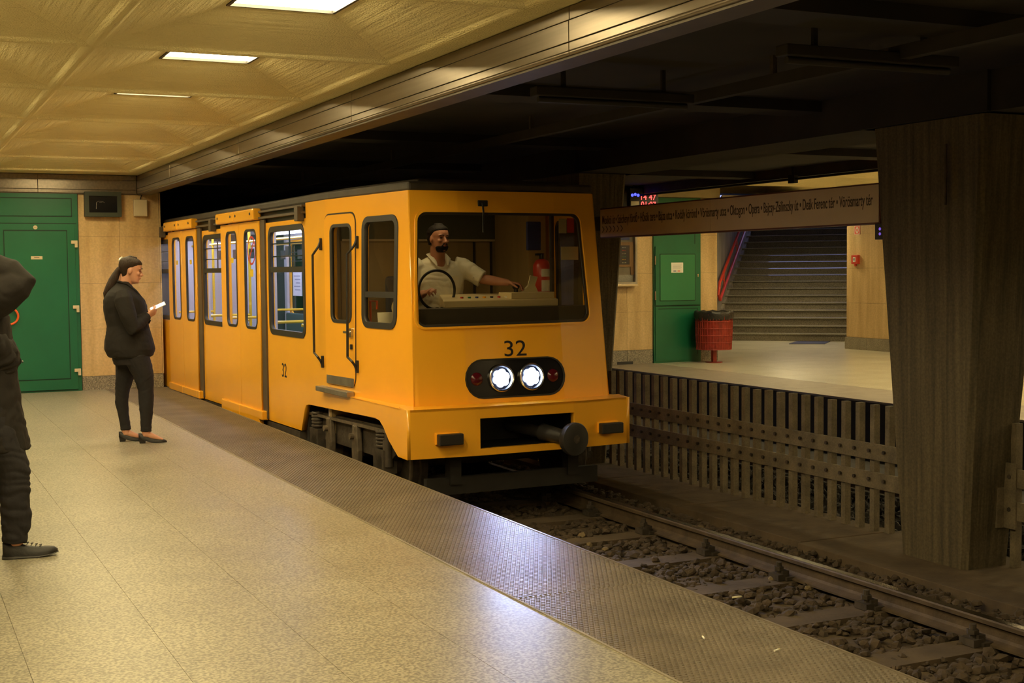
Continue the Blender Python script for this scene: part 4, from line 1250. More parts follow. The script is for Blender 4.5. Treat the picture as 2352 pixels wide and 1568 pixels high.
def grab(s, out, off):
    mb = MB()
    p = lambda q, z, w: LT(q, z, w)
    mb.tube([p(s, 1.85, 0.004), p(s, 1.78, 0.03), p(s, 1.745, 0.055), p(s + off, 1.70, 0.06), p(s + off, 1.2, 0.06), p(s + off, 0.80, 0.06), p(s, 0.765, 0.055), p(s, 0.73, 0.03), p(s, 0.67, 0.004)], 0.0115, n=8)
    for z in (1.80, 0.72):
        mb.prism(rrect(s - .016, z - .055, s + .016, z + .055, 0.008, 2), 0.0, 0.02, LT)
    mb.build('grab_rail', M['black'], train)
grab(2.005, 0, 0.085)
grab(1.225, 0, 0.085)

# sliding doors
def leaf(mp, a, b, g0, g1, sticker, zs=-0.06):
    d = panel('door_leaf', [(a, 0.09), (b, 0.09), (b, 2.085), (a, 2.085)], [rrect(g0 + .012, 0.955, g1 - .012, 1.995, 0.09)], 0.012, 0.035, mp, Y, train)
    frame('glass_gasket', g0, 0.943, g1, 2.007, 0.10, 0.026, 0.016, 0.040, mp, M['rubber_black'], d)
    panel('glass_pane', rrect(g0 + .015, 0.958, g1 - .015, 1.992, 0.09), [], 0.022, 0.025, mp, M['glass'], d)
    MB().prism([(a, zs), (b, zs), (b, 0.095), (a, 0.095)], 0.012, 0.065, mp).build('door_skirt', Y, d, bevel=0.008)
    hd = MB().prism([(a, 2.095), (b, 2.095), (b, 2.215), (a, 2.215)], 0.0, 0.095, mp).build('track_cover', Y, d, bevel=0.018)
    mb = MB()
    for u in (a + 0.10, b - 0.10):
        c = mp(u, 2.16, 0.094); e = mp(u, 2.16, 0.102)
        mb.cyl(c, e, 0.014, n=8)
    mb.build('cover_screw', M['dark_grey'], hd)
    if sticker:
        m_ = (g0 + g1) / 2
        MB().prism(rrect(m_ - .05, 1.655, m_ + .05, 1.71, 0.004, 1), 0.0262, 0.0268, mp).build('sticker', M['yellow_pole'], d)
    return d
for mp in (LS, RS):
    dB = leaf(mp, 3.935, 4.71, 4.02, 4.49, mp is RS)
    dA = leaf(mp, 4.718, 5.475, 4.79, 5.25, True)
    leaf(mp, 6.685, 7.43, 6.77, 7.21, True, 0.004)
    leaf(mp, 7.438, 8.21, 7.51, 7.975, True, 0.004)
    if mp is LS:
        mb = MB()
        cu_, cv_ = 4.24, 1.78
        def cir(r): return [(cu_ + r * math.cos(2 * PI * k / 28), cv_ + r * math.sin(2 * PI * k / 28)) for k in range(28)]
        ns = panel('no_smoking_ring', cir(0.155), [cir(0.132)], 0.0262, 0.0270, LS, M['red'], dB)
        MB().prism([(cu_ + 0.10, cv_ - 0.115), (cu_ + 0.118, cv_ - 0.10), (cu_ - 0.10, cv_ + 0.115), (cu_ - 0.118, cv_ + 0.10)], 0.0262, 0.0270, LS).build('no_smoking_bar', M['red'], dB)
        MB().prism(rrect(cu_ - 0.09, cv_ - 0.018, cu_ + 0.09, cv_ + 0.006, 0.004, 1), 0.0255, 0.0260, LS).build('no_smoking_cigarette', M['ink'], dB)
        MB().prism(rrect(cu_ - 0.06, 1.50, cu_ + 0.07, 1.58, 0.02, 2), 0.0262, 0.0270, LS).build('sticker', M['yellow_pole'], dB)
    for a in (3.78, 6.50):
        MB().prism([(a, 0.02), (a + 0.175, 0.02), (a + 0.175, 2.09), (a, 2.09)], 0.0, 0.018, mp).build('door_seal', M['band'], train)
        MB().prism([(a + 0.03, 0.004), (a + 0.17, 0.004), (a + 0.17, 0.10), (a + 0.03, 0.10)], 0.0, 0.07, mp).build('seal_foot', Y, train, bevel=0.01)
    # door tracks above
    for a, b in ((2.47, 3.99), (5.45, 6.66), (8.19, LEN)):
        tk = MB().prism([(a, 2.06), (b, 2.06), (b, 2.195), (a, 2.195)], -0.045, -0.02, mp).build('track_recess', M['black'], train)
        for z, h in ((2.165, 0.02), (2.10, 0.022)):
            MB().prism([(a, z), (b, z), (b, z + h), (a, z + h)], -0.02, 0.035, mp).build('track_bar', M['band'], tk)
    for a in (2.50, 5.80, 8.5):
        MB().prism([(a, 2.03), (a + .10, 2.03), (a + .10, 2.17), (a, 2.17)], 0.0, 0.07, mp).build('track_stop', M['band'], train, bevel=0.006)
    for a, b in ((2.75, 3.86), (5.46, 6.60)):
        MB().prism([(a, -0.10), (b, -0.10), (b, -0.005), (a, -0.005)], -0.06, 0.0, mp).build('sole_bar', M['iron'], train)
# underframe and end wall
MB().box(TL + .06, TR - .06, 2.65, LEN, -0.18, 0.03).build('underframe', M['iron'], train)
MB().box(TL + .06, TR - .06, 0.55, 2.66, 0.30, 0.36).build('underframe', M['iron'], train)
MB().box(TL + .05, TR - .05, LEN - .05, LEN, -0.1, 2.2).build('rear_bulkhead', M['dark_grey'], train)
MB().box(TL + .3, TR - .3, LEN - .08, LEN - .05, 0.1, 2.0).build('gangway_door', M['saloon_wall'], train)

MB().box(TL + .055, TR - .055, 2.635, 2.70, -0.16, 0.42).build('bogie_bulkhead', M['near_black'], train)
MB().box(TL + .055, TR - .055, 1.97, 2.66, 0.36, 0.42).build('bogie_deck', M['near_black'], train)
# bogie
bg = empty('bogie', (0, 0, 0)); bg.parent = train
for sx in (-1, 1):
    x = TC + sx * 0.90
    fr = MB().prism([(0.52, 0.02), (0.62, -0.04), (2.55, -0.04), (2.62, 0.0), (2.62, 0.16), (2.5, 0.21), (0.75, 0.245), (0.52, 0.20)], x - 0.03, x + 0.03, lambda u, v, w: (w, u, v)).build('side_frame', M['iron'], bg, bevel=0.006)
    MB().prism([(0.50, 0.205), (2.66, 0.17), (2.66, 0.195), (0.50, 0.235)], x + sx * 0.03 - 0.05, x + sx * 0.03 + 0.05, lambda u, v, w: (w, u, v)).build('frame_flange', M['iron_light'], fr)
    for s_ in (0.72, 2.42):
        mb = MB(); mb.tube([(TC + sx * 0.70, s_, -0.06), (TC + sx * 0.76, s_, -0.06), (TC + sx * 0.765, s_, -0.06), (TC + sx * 0.82, s_, -0.06)], [0.36, 0.36, 0.325, 0.325], n=36)
        wl = mb.build('wheel', M['iron'], bg, smooth=35)
        mb = MB(); mb.torus((TC + sx * 0.82, s_, -0.06), 0.30, 0.022, 'x', n=32, m=8); mb.build('tyre_edge', M['iron_light'], wl, smooth=60)
        mb = MB(); mb.cyl((TC + sx * 0.80, s_, -0.06), (TC + sx * 1.00, s_, -0.06), 0.10, 0.085, n=18)
        mb.box(x - 0.02 if sx > 0 else x - 0.10, x + 0.10 if sx > 0 else x + 0.02, s_ - 0.12, s_ + 0.12, -0.14, 0.06)
        mb.build('axle_box', M['iron'], bg, smooth=35)
        mb = MB()
        for k in range(5):
            mb.torus((x + sx * 0.05, s_ + 0.0, 0.085 + 0.03 * k), 0.055, 0.014, 'z', n=16, m=6)
        mb.build('coil_spring', M['iron'], bg, smooth=60)
    for s_ in (1.32, 2.02):
        mb = MB(); mb.prism([(s_ - .05, 0.20), (s_ + .05, 0.20), (s_ + .075, -0.02), (s_ + .055, -0.20), (s_ - .055, -0.20), (s_ - .075, -0.02)], x + sx * 0.04, x + sx * 0.095, lambda u, v, w: (w, u, v))
        mb.build('hanger_arm', M['iron_light'], bg, bevel=0.012)
        mb = MB(); mb.cyl((x + sx * 0.03, s_ + 0.02, 0.10), (x + sx * 0.13, s_ + 0.02, 0.10), 0.028, n=10); mb.build('hanger_pin', M['iron_light'], bg)
    mb = MB()
    for k in range(4):
        mb.box(x + sx * .02 - .04, x + sx * .02 + .05, 1.32 + .03 * k, 2.04 - .03 * k, -0.19 - 0.025 * k, -0.17 - 0.025 * k)
    mb.build('leaf_spring', M['iron_light'], bg)
    mb = MB(); mb.cyl((x + sx * .05, 0.62, 0.14), (x + sx * .05, 0.62, -0.08), 0.045, n=12).cyl((x + sx * .05, 0.62, 0.20), (x + sx * .05, 0.62, 0.12), 0.03, n=10)
    mb.build('damper', M['iron'], bg, smooth=40)
    MB().box(x - .03, x + .05, 1.0, 1.30, 0.02, 0.11).build('brake_block', M['iron'], bg, bevel=0.01)
for s_ in (0.72, 2.42):
    mb = MB(); mb.cyl((TC - .8, s_, -0.06), (TC + .8, s_, -0.06), 0.06, n=14); mb.build('axle', M['iron'], bg, smooth=40)
MB().box(TC - .85, TC + .85, 1.45, 1.7, -0.1, 0.16).build('bolster', M['iron'], bg)
mb = MB().box(TC - .8, TC + .8, 0.16, 0.22, -0.28, -0.14)
mb.box(TC - .6, TC - .5, 0.14, 0.24, -0.2, 0.08).box(TC + .5, TC + .6, 0.14, 0.24, -0.2, 0.08)
mb.build('track_guard', M['near_black'], train)

# saloon
sa = empty('saloon', (0, 0, 0)); sa.parent = train
MB().box(TL + .055, TR - .055, 2.66, LEN - .05, 0.03, 0.09).build('saloon_floor', M['saloon_floor'], sa)
MB().box(TL + .055, TR - .055, 2.03, LEN - .05, 2.10, 2.15).build('saloon_ceiling', M['saloon_wall'], sa)
for x in (-0.62, 0.48):
    MB().box(x - 0.06, x + 0.06, 2.3, 9.3, 2.075, 2.099).build('light_strip', M['saloon_lamp'], sa)
# inner lining of both flanks
for mp in (RS, LS):
    for a, b in ((2.72, 3.86), (5.56, 6.62), (8.22, LEN - .06)):
        MB().prism([(a, 0.09), (b, 0.09), (b, 0.90), (a, 0.90)], -0.09, -0.055, mp).build('lining_panel', M['saloon_wall'], sa)
    for a, b in ((2.06, 2.48), (3.72, 3.86), (6.50, 6.62), (8.22, 8.36), (9.43, LEN - .06)):
        MB().prism([(a, 0.90), (b, 0.90), (b, 2.02), (a, 2.02)], -0.09, -0.055, mp).build('lining_post', M['saloon_wall'], sa)
    MB().prism([(2.06, 2.02), (LEN - .06, 2.02), (LEN - .06, 2.10), (2.06, 2.10)], -0.09, -0.055, mp).build('lining_cove', M['saloon_wall'], sa)
MB().box(TL + .06, TR - .06, 1.98, 2.04, 0.05, 2.15).build('cab_partition', M['cab_wall'], sa)
MB().box(TL + .06, TR - .06, 2.04, 2.06, 0.09, 2.10).build('saloon_bulkhead', M['saloon_wall'], sa)
for s0, s1 in ((5.62, 6.5), (3.0, 3.9), (8.4, 9.3)):
    for x0, x1 in ((TR - .56, TR - .10), (TL + .10, TL + .56)):
        st_ = MB().box(x0, x1, s0, s1, 0.42, 0.50).build('bench_seat', M['seat'], sa, bevel=0.02)
        xb = (x1 - .06, x1) if x0 > 0 else (x0, x0 + .06)
        MB().box(xb[0], xb[1], s0, s1, 0.50, 0.95).build('bench_back', M['seat'], st_, bevel=0.02)
        MB().box(x0 + .03, x1 - .03, s0 + .05, s1 - .05, 0.09, 0.42).build('bench_base', M['saloon_wall'], st_)
for s_ in (2.95, 3.92, 5.60, 6.55, 8.35):
    for x in (-0.50, 0.36):
        mb = MB(); mb.cyl((x, s_, 0.09), (x, s_, 2.10), 0.018, n=10)
        pl = mb.build('pole', M['yellow_pole'], sa, smooth=40)
        mb = MB(); mb.cyl((x, s_, 1.02), (TL + .1 if x < 0 else TR - .1, s_, 1.02), 0.016, n=8).cyl((x, s_, 0.95), (x, s_ + 0.5, 0.95), 0.016, n=8)
        mb.build('pole_arm', M['yellow_pole'], pl, smooth=40)
for x in (-0.50, 0.36):
    mb = MB(); mb.cyl((x, 2.1, 1.93), (x, LEN - .1, 1.93), 0.016, n=8); mb.build('ceiling_rail', M['yellow_pole'], sa, smooth=40)
    for k in range(9):
        s_ = 2.7 + 0.75 * k
        MB().box(x - 0.02, x + 0.02, s_ - .05, s_ + .05, 1.72, 1.84).build('hand_strap', M['dark_grey'], sa)
for k, (s_, z0, z1, w_) in enumerate(((3.35, 1.15, 1.5, 0.4), (4.4, 1.2, 1.55, 0.5), (5.95, 1.2, 1.5, 0.45), (7.1, 1.2, 1.6, 0.5), (7.9, 1.2, 1.6, 0.4), (8.9, 1.2, 1.55, 0.4))):
    x = TR - 0.093
    ps = MB().box(x - .012, x, s_ - w_ / 2, s_ + w_ / 2, z0, z1).build('poster', M['poster'], sa)
    mb = MB()
    for q in range(5):
        mb.box(x - .0135, x - .0118, s_ - w_ / 2 + .05, s_ + w_ / 2 - .05 - .05 * (q % 3), z1 - .07 - q * .05, z1 - .055 - q * .05)
    mb.build('poster_lines', M['poster_text'], ps)

# cab interior
cb_ = empty('cab', (0, 0, 0)); cb_.parent = train
MB().box(TC - .82, TC + .82, 0.40, 1.98, 0.50, 0.55).build('cab_floor', M['cab_dark'], cb_)
MB().box(TC - .86, TC + .80, 1.955, 1.98, 0.55, 1.83).build('back_panel', M['cab_wall'], cb_)
MB().box(TC - .86, TC + .80, 1.93, 1.98, 1.83, 2.15).build('back_header', M['cab_green'], cb_)
MB().box(TC - .86, TC + .80, 1.925, 1.93, 1.825, 1.845).build('header_trim', M['desk'], cb_)
for x in (-0.35, 0.42, 0.60):
    MB().box(x - .012, x + .012, 1.945, 1.956, 0.6, 1.82).build('panel_joint', M['cab_dark'], cb_)
MB().box(0.62, 0.80, 1.2, 1.9, 0.55, 2.1).build('side_locker', M['cab_wall'], cb_)
MB().box(0.60, 0.625, 0.72, 0.76, 1.05, 2.12).build('pillar_strip', M['cab_dark'], cb_)
MB().box(-0.75, -0.30, 0.62, 0.80, 2.135, 2.153).build('cab_fill_strip', M['cab_fill_strip'], cb_)  # glowing strip added to brighten the dark cab interior
# dashboard
MB().box(TC - .86, TC + .84, 0.27, 0.55, 0.55, 1.235).build('dash_front', M['cab_dark'], cb_)
dk = MB().hexa([(-0.575, 0.42, 1.235), (0.50, 0.42, 1.235), (0.50, 0.80, 1.235), (-0.46, 0.80, 1.235)], [(-0.585, 0.42, 1.295), (0.50, 0.42, 1.295), (0.50, 0.80, 1.345), (-0.46, 0.80, 1.345)]).build('desk', M['desk'], cb_, bevel=0.008)
for k, m_ in enumerate(('red', 'green_light', 'blue', 'yellow', 'ink', 'red', 'white', 'ink')):
    mb = MB(); mb.cyl((-0.36 + .07 * k, 0.55, 1.30), (-0.36 + .07 * k, 0.55, 1.325), 0.014, n=10); mb.build('desk_button', M[m_], dk)
MB().box(0.06, 0.48, 0.45, 0.70, 1.30, 1.355).build('desk_raise', M['desk'], dk, bevel=0.006)
mb = MB(); mb.torus((-0.56, 0.62, 1.385), 0.165, 0.012, 'y', n=36, m=8)
hw = mb.build('brake_wheel', M['black'], cb_, smooth=60)
mb = MB(); mb.cyl((-0.56, 0.62, 1.235), (-0.56, 0.56, 1.00), 0.016, n=10)
mb.build('wheel_column', M['black'], hw)
mb = MB(); mb.cyl((0.19, 0.62, 1.32), (0.19, 0.62, 1.385), 0.018, n=10).ell((0.19, 0.62, 1.40), 0.032, 0.032, 0.024); mb.build('controller', M['black'], dk, smooth=50)
mb = MB(); mb.hexa([(0.22, 0.56, 1.35), (0.38, 0.56, 1.35), (0.38, 0.60, 1.35), (0.22, 0.60, 1.35)], [(0.30, 0.57, 1.42), (0.35, 0.57, 1.42), (0.35, 0.60, 1.42), (0.30, 0.60, 1.42)])
mb.hexa([(0.285, 0.575, 1.41), (0.35, 0.575, 1.40), (0.35, 0.59, 1.40), (0.285, 0.59, 1.41)], [(0.325, 0.60, 1.50), (0.395, 0.60, 1.485), (0.395, 0.61, 1.485), (0.325, 0.61, 1.50)])
mb.build('folded_paper', M['paper_cream'], dk)
MB().box(0.40, 0.54, 0.80, 0.83, 1.72, 1.975).build('cab_screen', M['blue'], cb_, bevel=0.008)
for (x0, x1, z0, z1, m_) in ((0.50, 0.575, 1.86, 1.985, 'paper_cream'), (0.58, 0.65, 1.865, 1.99, 'red'), (0.52, 0.69, 1.63, 1.745, 'paper_cream')):
    MB().box(x0, x1, 0.40, 0.403, z0, z1).build('notice_card', M[m_], cb_)
MB().box(TC - 0.80, TC + 0.78, 0.36, 0.42, 2.03, 2.15).build('sun_blind', M['cab_dark'], cb_)
# clutter behind the side window
mb = MB(); mb.tube([(-0.90, 0.92, 1.07), (-0.90, 0.92, 1.195)], [0.07, 0.078], n=16); mb.build('pot', M['paper'], cb_, smooth=40)
mb = MB(); mb.tube([(-0.93, 1.22, 1.07), (-0.93, 1.22, 1.29), (-0.93, 1.06, 1.29), (-0.93, 1.06, 1.22)], 0.010, n=6); mb.build('cup_rack', M['orange'], cb_)
MB().box(-0.95, -0.78, 0.45, 1.28, 1.04, 1.07).build('side_shelf', M['cab_dark'], cb_)
mb = MB(); mb.ell((-0.88, 0.66, 1.36), 0.04, 0.05, 0.06).ell((-0.88, 0.72, 1.24), 0.04, 0.09, 0.07); mb.build('cloth', M['paper_cream'], cb_, smooth=60)
MB().hexa([(-0.62, 1.25, 0.55), (-0.18, 1.25, 0.55), (-0.18, 1.62, 0.55), (-0.62, 1.62, 0.55)], [(-0.66, 1.22, 1.02), (-0.14, 1.22, 1.02), (-0.14, 1.66, 1.02), (-0.66, 1.66, 1.02)]).build('driver_seat', M['navy'], cb_, bevel=0.03)
MB().box(-0.62, -0.20, 1.60, 1.68, 1.0, 1.50).build('seat_back', M['navy'], cb_, bevel=0.03)

def T(t_, s_, z):                                                    # train point to the world
    c, n_ = math.cos(TRR), math.sin(TRR)
    return Vector((TRP[0] + t_ * c - s_ * n_, TRP[1] + t_ * n_ + s_ * c, z))
MB().box(0.50, 0.67, 0.80, 0.97, 1.255, 1.283).box(0.56, 0.61, 0.84, 0.92, 0.55, 1.26).build('extinguisher_stand', M['cab_dark'], cb_)
# fire extinguisher in the cab
t = empty('fire_extinguisher', T(0.585, 0.88, 1.285), TRR, label='red fire extinguisher with white labels in the driver cab', cat='extinguisher')
mb = MB(); mb.tube([(0, 0, 0.0), (0, 0, 0.01), (0, 0, 0.30), (0, 0, 0.345), (0, 0, 0.36)], [0.07, 0.08, 0.08, 0.055, 0.025], n=24)
mb.build('cylinder', M['red'], t, smooth=50)
mb = MB(); mb.cyl((0, 0, 0.35), (0, 0, 0.40), 0.022, n=10).box(-0.06, 0.02, -0.012, 0.012, 0.39, 0.41); mb.build('valve', M['black'], t)
for z0, z1 in ((0.20, 0.27), (0.07, 0.17)):
    mb = MB()
    an = [R(-120 + 70 * k / 8) for k in range(9)]
    mb.loft([[(0.0815 * math.cos(a), 0.0815 * math.sin(a), z0), (0.0815 * math.cos(a), 0.0815 * math.sin(a), z1), (0.0805 * math.cos(a), 0.0805 * math.sin(a), z1), (0.0805 * math.cos(a), 0.0805 * math.sin(a), z0)] for a in an])
    mb.build('label_sticker', M['paper'], t)
# ------------------------------------------------------------------ people
HEAD = [(-0.010, .050, .010, .018), (0.002, .074, -.005, .034), (0.014, .085, -.020, .044), (.034, .088, -.045, .053), (.055, .088, -.062, .060), (.078, .086, -.078, .066), (.100, .084, -.088, .071),
        (.116, .082, -.092, .073), (.135, .088, -.096, .076), (.160, .088, -.097, .078), (.185, .079, -.090, .073), (.205, .061, -.074, .060), (.220, .036, -.050, .040), (.228, .008, -.022, .014)]
def sring(xf, xb, hw, z, n=20, p=2.3):
    cx, rx = (xf + xb) / 2, (xf - xb) / 2
    out = []
    for k in range(n):
        a = 2 * PI * k / n
        c, s_ = math.cos(a), math.sin(a)
        out.append((cx + rx * math.copysign(abs(c) ** (2 / p), c), hw * math.copysign(abs(s_) ** (2 / p), s_), z))
    return out
def add_head(mb, xf):
    o = mb.xf; mb.xf = xf
    mb.loft([sring(a, b, c, z) for z, a, b, c in HEAD])
    mb.tube([(.078, 0, .128), (.093, 0, .108), (.106, 0, .086), (.096, 0, .076), (.080, 0, .074)], [.008, .010, .0135, .011, .006], n=10)
    for s_ in (-1, 1):
        mb.ell((.095, s_ * .0105, .080), .010, .008, .007)
        mb.ell((.074, s_ * .033, .138), .018, .024, .008)                      # brow
        mb.ell((.068, s_ * .040, .090), .018, .020, .018)                      # cheek
        mb.ell((-.006, s_ * .077, .100), .018, .010, .031)                     # ear
    mb.ell((.086, 0, .056), .011, .024, .007).ell((.085, 0, .045), .011, .021, .008)
    mb.ell((.077, 0, .016), .016, .022, .016)
    mb.xf = o
def face_parts(xf, parent, brows):
    for s_ in (-1, 1):
        MB(xf).ell((.079, s_ * .033, .117), .007, .012, .0055).build('eye', M['eye'], parent, smooth=180)
        mb = MB(xf); mb.tube([(.094, s_ * .014, .139), (.096, s_ * .032, .144), (.082, s_ * .055, .139)], .0035, n=6); mb.build('eyebrow', brows, parent)
    MB(xf).ell((.0945, 0, .0505), .0055, .021, .006).build('mouth', M['lip'], parent, smooth=180)
def add_hand(mb, w, d, n, side, curl=0.5, s_=1.0, spread=0.0):
    """wrist w, direction d, palm normal n, side=+1 when the thumb lies on the d x n side"""
    w, d, n = Vector(w), Vector(d).normalized(), Vector(n)
    n = (n - d * n.dot(d)).normalized()
    l = d.cross(n) * side
    mb.tube([w - d * .03 * s_, w + d * .012 * s_, w + d * .05 * s_, w + d * .088 * s_, w + d * .098 * s_],
            [(.021 * s_, .027 * s_), (.017 * s_, .032 * s_), (.0145 * s_, .041 * s_), (.013 * s_, .042 * s_), (.009 * s_, .036 * s_)], n=14, up=n)
    for k, (off, ln) in enumerate(((.031, .072), (.0105, .081), (-.0105, .075), (-.031, .058))):
        p = w + d * (.086 - .006 * abs(k - 1)) * s_ + l * off * s_
        a = 0.15 + .05 * k
        pts = [p - d * .02, p]
        for q, fr in enumerate((.45, .31, .24)):
            a += curl * (0.55 if q == 0 else 1.0)
            dd = d * math.cos(a) + n * math.sin(a) + l * spread * off * 8
            p = p + dd * ln * fr * s_
            pts.append(p)
        mb.tube(pts, [.0092 * s_, .0092 * s_, .0083 * s_, .0075 * s_, .0058 * s_], n=10)
    p = w + d * .022 * s_ + l * .026 * s_
    d1 = (d * .62 + l * .66 + n * .38).normalized()
    d2 = (d * .88 + l * .22 + n * .42).normalized()
    mb.tube([p - d1 * .015, p + d1 * .034 * s_, p + d1 * .034 * s_ + d2 * .03 * s_, p + d1 * .034 * s_ + d2 * .055 * s_], [.0135 * s_, .0115 * s_, .0095 * s_, .007 * s_], n=10)
def shoe_mesh(mb, x0, L, y, zh, toe_up=0.0, hw=.042, top=.055, open_top=True):
    """x0 heel, L length, zh heel height"""
    rg = []
    for q, w_, h in ((0.0, .55, .9), (.06, .78, 1.0), (.22, .82, .95), (.45, .86, .72), (.62, 1.0, .62), (.8, .95, .55), (.93, .68, .42), (1.0, .25, .22)):
        z0 = zh * max(0, 1 - q / .55) ** 1.3 + toe_up * max(0, q - .7)
        zt = z0 + top * h
        hh = hw * w_
        x = x0 + L * q
        rg.append([(x, y - hh, z0 + .004), (x, y - hh * .75, z0), (x, y + hh * .75, z0), (x, y + hh, z0 + .004), (x, y + hh * .96, z0 + .55 * (zt - z0)), (x, y + hh * .62, zt - .002), (x, y, zt), (x, y - hh * .62, zt - .002), (x, y - hh * .96, z0 + .55 * (zt - z0))])
    mb.loft(rg)
def loft_xz(mb, rows, p=2.4, n=28, y0=0.0):
    mb.loft([[(a, b + y0, c) for a, b, c in sring(r[1], r[2], r[3], r[0], n, p)] for r in rows])

# --- woman in black with a phone
wo = empty('person', (2.049, 12.458, 0), R(-9.4), label='woman in black blazer with ponytail reading her phone on the platform', cat='person')
HX = Matrix.Translation((-0.022, 0, 1.472)) @ Matrix.Rotation(R(13), 4, 'Y')
mb = MB()
add_head(mb, HX)
mb.tube([(-.062, 0, 1.38), (-.050, 0, 1.46), (-.034, 0, 1.54)], [.068, .058, .060], n=16)
loft_xz(mb, [(.80, .12, -.17, .16), (1.0, .10, -.17, .15), (1.2, .09, -.18, .16), (1.32, .06, -.18, .17), (1.40, .02, -.15, .12)])
for y, pts in ((.095, [(-.05, .80, .085), (-.07, .62, .072), (-.098, .49, .055), (-.11, .36, .048), (-.082, .13, .037), (-.078, .065, .036)]), (-.095, [(.04, .80, .085), (.095, .62, .072), (.107, .49, .058), (.106, .36, .054), (.100, .13, .038), (.098, .065, .037)])):
    mb.tube([(a, y, b) for a, b, c in pts], [c for a, b, c in pts], n=14)
    ax_, az = pts[-1][0], pts[-1][1]
    mb.tube([(ax_ - .02, y, .075), (ax_ + .03, y, .068), (ax_ + .09, y, .045), (ax_ + .15, y, .022)], [(.034, .030), (.034, .030), (.024, .032), (.012, .026)], n=12)
RW, LW = Vector((.135, -.085, 1.165)), Vector((.13, .075, 1.175))
mb.tube([(-.06, -.18, 1.34), (.0, -.245, 1.06), RW], [.05, .04, .026], n=12)
mb.tube([(-.06, .18, 1.34), (.0, .235, 1.07), LW], [.05, .04, .026], n=12)
add_hand(mb, RW, (.78, .50, .38), (-.3, .75, .55), -1, .52, .98)
add_hand(mb, LW, (.85, -.42, .36), (-.3, -.7, .6), 1, .50, .98)
body = remeshed('body', mb, M['skin'], wo, .0055, 4)
face_parts(HX, wo, M['hair'])
# hair, swept back into a low ponytail
mb = MB(HX)
hr_ = []
for z, a, b, c in HEAD:
    if z < .05: continue
    fr = -.012 if z < .10 else (.004 if z < .13 else (.048 if z < .15 else (.078 if z < .17 else a + .010)))
    hr_.append((z, min(a + .010, fr), b - (.022 if z > .10 else .014), c + (.008 if z > .12 else .003)))
mb.loft([sring(a, b, c, z) for z, a, b, c in [(.018, -.032, -.075, .042)] + hr_] + [sring(.034, -.052, .040, .2335), sring(.014, -.032, .020, .2385)])
remeshed('hair', mb, M['hair'], wo, .006, 4)
mb = MB()
mb.ell((-.112, 0, 1.570), .024, .030, .028)
mb.tube([(-.060, 0, 1.59), (-.106, 0, 1.575), (-.130, 0, 1.54), (-.154, 0, 1.485), (-.182, .0, 1.42), (-.216, 0, 1.36), (-.232, 0, 1.31)], [.05, .032, .034, .044, .046, .034, .008], n=14)
remeshed('ponytail', mb, M['hair'], wo, .006, 2)
mb = MB(); mb.tube([(-.100, -.03, 1.668), (-.088, 0, 1.684), (-.070, .0, 1.700)], [.007, .009, .006], n=8)
tag(mb.build('hair_clip', M['paper'], wo), 'pale hair clip')
# blazer with sleeves
mb = MB()
loft_xz(mb, [(.785, .165, -.205, .205), (.80, .185, -.225, .215), (.86, .203, -.250, .222), (.95, .182, -.243, .215), (1.07, .150, -.222, .195), (1.15, .140, -.240, .195), (1.25, .138, -.250, .205), (1.30, .122, -.247, .212), (1.345, .088, -.232, .208), (1.385, .050, -.208, .185), (1.425, .018, -.170, .125), (1.455, -.002, -.138, .085), (1.475, -.012, -.122, .068)])
for sy, W_ in ((-1, RW), (1, LW)):
    el = Vector((.005, sy * .250, 1.055))
    dw = (W_ - el).normalized()
    mb.tube([(-.075, sy * .165, 1.375), (-.068, sy * .205, 1.31), (-.03, sy * .240, 1.17), el, el + dw * .07, W_ - dw * .035, W_ - dw * .012], [.070, .082, .076, .068, .062, .050, .047], n=18)
bl = remeshed('blazer', mb, M['suit'], wo, .007, 5, fold=.0035, seed=2.0, st=(5, 5, 10))
mb = MB()
for sy in (-1, 1):
    mb.tube([(-.118, sy * .066, 1.478), (-.03, sy * .080, 1.452), (.045, sy * .070, 1.385), (.115, sy * .045, 1.29), (.140, sy * .022, 1.19)], [(.010, .018), (.012, .026), (.010, .030), (.009, .024), (.006, .008)], n=10)
mb.build('lapels', M['suit'], wo, smooth=60)
mb = MB(); mb.tube([RW + Vector((-.005, .0, -.03)), RW + Vector((.02, .0, -.05)), RW + Vector((.012, 0, -.075))], [.012, .014, .006], n=8)
mb.build('cuff_bow', M['suit'], wo, smooth=60)
# trousers
mb = MB()
loft_xz(mb, [(.90, .13, -.19, .17), (.80, .14, -.19, .185), (.72, .14, -.17, .18)])
for y, pts in ((.095, [(-.045, .80, .118), (-.070, .62, .088), (-.098, .49, .0665), (-.109, .37, .0600), (-.095, .24, .050), (-.081, .14, .0475), (-.080, .105, .048)]), (-.095, [(.03, .80, .118), (.092, .62, .092), (.107, .49, .0715), (.108, .37, .0675), (.104, .24, .055), (.101, .14, .0480), (.100, .105, .049)])):
    mb.tube([(a, y, b) for a, b, c in pts], [c for a, b, c in pts], n=18)
    for zz in (.135, .118):
        a = pts[-1][0]
        mb.torus((a, y, zz), .044, .0065, 'z', n=20, m=6)
remeshed('trousers', mb, M['trousers'], wo, .0065, 3, fold=.0035, seed=5.0, st=(6, 6, 20))
for x0, y in ((-.142, .095), (.033, -.095)):
    mb = MB(); shoe_mesh(mb, x0, .25, y, .040, hw=.042, top=.058)
    s_ = mb.build('shoe', M['leather'], wo, smooth=60)
    MB().hexa([(x0 + .008, y - .026, 0), (x0 + .058, y - .026, 0), (x0 + .058, y + .026, 0), (x0 + .008, y + .026, 0)], [(x0 + .002, y - .03, .043), (x0 + .066, y - .03, .034), (x0 + .066, y + .03, .034), (x0 + .002, y + .03, .043)]).build('heel', M['leather'], s_)
